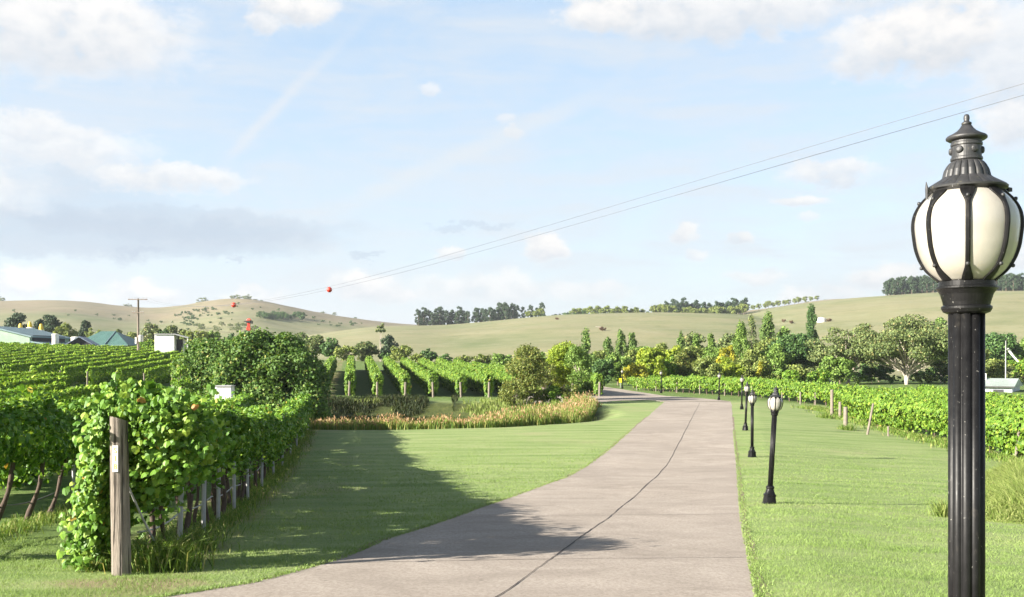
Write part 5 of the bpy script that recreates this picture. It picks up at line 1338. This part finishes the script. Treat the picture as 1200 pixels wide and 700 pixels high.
    MB().box((0, 0, 0), (8 * s, 1.0, 2.0 * s)).build('platform', M['black'], rm, (0, 0, zb + .4 * s))
    MB().box((0, 0, 0), (.5, .5, 3.4 * s)).build('carriage', M['red'], rm, (0, 0, zb + 3.4 * s))
    # farm buildings on the rise
    Y = 184.0; X = at(-12, 180); zg = hs(X, Y)
    bn = thing('barn', (X, Y + 4, zg), 'large pale-green corrugated barn with blue-grey roof beyond the top vines', 'barn')
    gable(bn, 14.4, 16, zat(395, 180) - zg, zat(383.5, 180) - zg, 'wall_green', 'roof_grey', .5, .25)
    z1 = zat(398, 178) - zg
    m = MB(); prism(m, [(7.3, z1 - .5), (14.5, z1 - 1.5), (14.5, z1 - 1.3), (7.3, z1 - .25)], -8, 6); m.build('lean_to_roof', M['roof_grey'], bn)
    MB().box((0, 0, 0), (.1, 13, 1.6)).build('side_opening', M['dark_open'], bn, (7.26, -.5, z1 + .05))
    for k in range(3): MB().box((0, 0, 0), (.16, .16, 3.2)).build('veranda_post', M['white'], bn, (14.2, -7.6 + 6.4 * k, z1 - 3.0))
    for px, yc0, yc1, yb, wb, Yb, lab in ((35, 377, 383.5, 393, 10, 205, 'wide white tank with yellow cone cap above the barn roof'), (48.3, 379.5, 386, 393, 6.4, 203, 'slim white tank with yellow cone cap, next to the pines'), (24, 379, 386, 393, 6, 212, 'yellow cone cap rising behind the barn ridge')):
        Xb = at(px, Yb); zg2 = hs(Xb, Yb); sb = Yb / F
        tk = thing('silo', (Xb, Yb, zg2), lab, 'silo', 'white tanks with yellow cone caps')
        zc0, zc1 = zat(yc0, Yb) - zg2, zat(yc1, Yb) - zg2; r = wb / 2 * sb
        MB().lathe([(r, -.3), (r, zc1 - .25), (r * .93, zc1 - .2), (r * .5, zc1)], 20).build('tank', M['cream'], tk, smooth=False)
        rc = 2.6 * sb
        MB().lathe([(rc, zc1 - .15), (rc * .95, zc1 + .4 * (zc0 - zc1)), (rc * .55, zc1 + .9 * (zc0 - zc1)), (rc * .1, zc0)], 16).build('cone_cap', M['yellowcap'], tk)
    for px, y0, y1, w, Yb, lab in ((65, 391, 403, 7.6, 176, 'tall cream water tank beside the lean-to roof'), (88, 394.5, 402, 9, 181, 'low cream tank behind the slate gable')):
        Xb = at(px, Yb); zg2 = hs(Xb, Yb); r = w / 2 * Yb / F; ht = zat(y0, Yb) - zg2
        tk = thing('water_tank', (Xb, Yb, zg2), lab, 'tank')
        MB().lathe([(r, -.3), (r, ht - .25)], 22).build('drum', M['cream'], tk, smooth=False); MB().lathe([(r * 1.05, ht - .25), (r * 1.05, ht - .12), (r * .2, ht)], 22).build('lid', M['cream'], tk)
    Yb = 178; Xb = at(97, Yb); zg2 = hs(Xb, Yb)
    gb = thing('cottage', (Xb, Yb, zg2), 'small building with slate-blue gable and dark gable end', 'house', None, R(14))
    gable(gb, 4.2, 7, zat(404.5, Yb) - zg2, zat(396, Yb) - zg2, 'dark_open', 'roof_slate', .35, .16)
    Yb = 196; Xb = at(126, Yb); zg2 = hs(Xb, Yb); e = zat(404.5, Yb) - zg2; r_ = zat(388, Yb) - zg2; sb = Yb / F
    hp = thing('house', (Xb, Yb, zg2), 'house with broad dark-green hip roof beyond the top vines', 'house')
    MB().box((0, 0, 0), (50 * sb, 8, e + .5)).build('wall', M['cream'], hp, (2 * sb, 2, e / 2 - .25))
    a = np.array([(-30 * sb, -4, e), (33 * sb, -4, e), (33 * sb, 8, e), (-30 * sb, 8, e), (-13 * sb, 2, r_), (5 * sb, 2, r_)])
    MB().add(np.vstack([a, a + np.array([0, 0, -.15])]), [[0, 1, 5, 4], [2, 3, 4, 5]], [[1, 2, 5], [3, 0, 4]], [[0, 6, 7, 1], [1, 7, 8, 2], [2, 8, 9, 3], [3, 9, 6, 0]]).build('roof', M['roof_green'], hp)
    MB().tube([(33 * sb * 0 + 5 * sb, 2, r_ + .05), (6.5 * sb, -4, e + .08)], .12, 6).build('hip_capping', M['roof_grey'], hp)
    Yb = 150; Xb = at(193, Yb); zg2 = hs(Xb, Yb); sb = Yb / F; tp = zat(392.5, Yb) - zg2
    ws = thing('shed', (Xb, Yb, zg2), 'small white flat-roofed shed beside the power pole', 'shed', None, R(10))
    MB().box((0, 0, 0), (22 * sb, 3.2, tp + .5)).build('wall', M['white'], ws, (0, 1.2, tp / 2 - .25))
    m = MB(); prism(m, [(-11.2 * sb, tp), (12 * sb, tp), (27 * sb, tp - .55), (27 * sb, tp - .40), (12 * sb, tp + .16), (-11.2 * sb, tp + .16)], -.55, 3.0); m.build('roof', M['zinc'], ws)
    MB().box((0, 0, 0), (.12, .3, tp - .3)).build('awning_post', M['white'], ws, (26 * sb, -.2, (tp - .8) / 2))
    MB().box((0, 0, 0), (15 * sb, .12, tp - .5)).build('annex_wall', M['cream'], ws, (18.6 * sb, 1.3, (tp - .9) / 2))
    MB().box((0, 0, 0), (7 * sb, .1, 1.9)).build('opening', M['dark_open'], ws, (15.5 * sb, 1.2, tp - 1.6))
    # pale shed and windsock beyond the side vineyard
    Yb = 112; Xb = at(1186, Yb); zg2 = hs(Xb, Yb); sb = Yb / F
    sh = thing('shed', (Xb, Yb, zg2), 'long low shed with pale green metal roof and blue-white wall', 'shed', None, R(-35))
    e = zat(453, Yb) - zg2; r_ = zat(443.5, Yb + 3) - zg2; L = 6.2; W = 5.6
    MB().box((0, 0, 0), (L, W, e + .6)).build('wall', M['wall_blue'], sh, (-L / 2, W / 2, e / 2 - .3))
    m = MB(); m.add([(-L - .3, -.4, e - .05), (.3, -.4, e - .05), (.3, W + .4, e - .05), (-L - .3, W + .4, e - .05), (-L - .3, W / 2, r_), (.3, W / 2, r_)], [[0, 1, 5, 4], [2, 3, 4, 5], [0, 3, 2, 1]], [[1, 2, 5], [3, 0, 4]]); m.build('roof', M['roof_pale'], sh)
    MB().box((0, 0, 0), (L + .6, .1, .14)).build('gutter', M['black'], sh, (-L / 2, -.46, e - .06))
    MB().box((0, 0, 0), (.34, .34, 1.3)).build('flue', M['cream'], sh, (-3.2, W * .42, r_ - .1))
    for k in (-1.4, -4.2): MB().box((0, 0, 0), (1.1, .06, .55)).build('window', M['dark_open'], sh, (k, -.02, e - .65))
    Yb = 128; Xb = at(1178.5, Yb); zg2 = hs(Xb, Yb); sb = Yb / F; H = zat(399.5, Yb) - zg2
    wk = thing('windsock', (Xb, Yb, zg2), 'white windsock drooping from a slim steel mast behind the pale shed', 'windsock')
    MB().tube([(0, 0, -.2), (0, 0, H * .6), (.02, 0, H)], [.075, .065, .04], 8).build('mast', M['zinc'], wk)
    z9 = zat(409.5, Yb) - zg2
    MB().tube([(0, 0, z9), (.9 * sb, -.05, z9 + .3 * sb), (2.2 * sb, -.1, z9 + .2 * sb)], .025, 6).build('hoop', M['zinc'], wk)
    MB().tube([(2.2 * sb, 0, z9 + .4 * sb), (5 * sb, 0, z9 - 2.8 * sb), (9 * sb, 0, z9 - 8 * sb), (14.5 * sb, 0, z9 - 14.5 * sb)], [1.6 * sb, 1.5 * sb, 1.2 * sb, .7 * sb], 14).build('sock', M['white'], wk, smooth=True)
    # road signs at the bend
    for px, py, w, hh, mat, Yb, lab, nm in ((698, 446, 4.2, 4.2, 'signyellow', 119, 'yellow diamond road sign at the far road bend', 'road_sign'), (693.2, 445.5, 2.6, 6.2, 'white', 117, 'narrow white road sign next to the yellow diamond', 'road_sign'), (727, 446, 3.2, 5.0, 'signyellow', 122, 'yellow road sign half hidden by the smallest lamp', 'road_sign')):
        Xb = at(px, Yb); zg2 = hs(Xb, Yb); sb = Yb / F; zc = zat(py, Yb) - zg2
        sg = thing(nm, (Xb, Yb, zg2), lab, 'road sign')
        pl = MB().box((0, 0, 0), (w * sb, .03, hh * sb)).build('panel', M[mat], sg, (0, -.06, zc))
        if px == 698: pl.rotation_euler = (0, R(45), 0)
        if mat == 'white':
            for k in (-1, 1): MB().box((0, 0, 0), (w * sb * .6, .01, .07)).build('stripe', M['black'], pl, (0, -.021, k * hh * sb * .2))
        else: MB().box((0, 0, 0), (w * sb * .5, .01, .05)).build('stripe', M['black'], pl, (0, -.021, 0))
        MB().tube([(0, 0, -.2), (0, 0, zc + .2)], .035, 8).build('pole', M['zinc'], sg)
build_buildings()
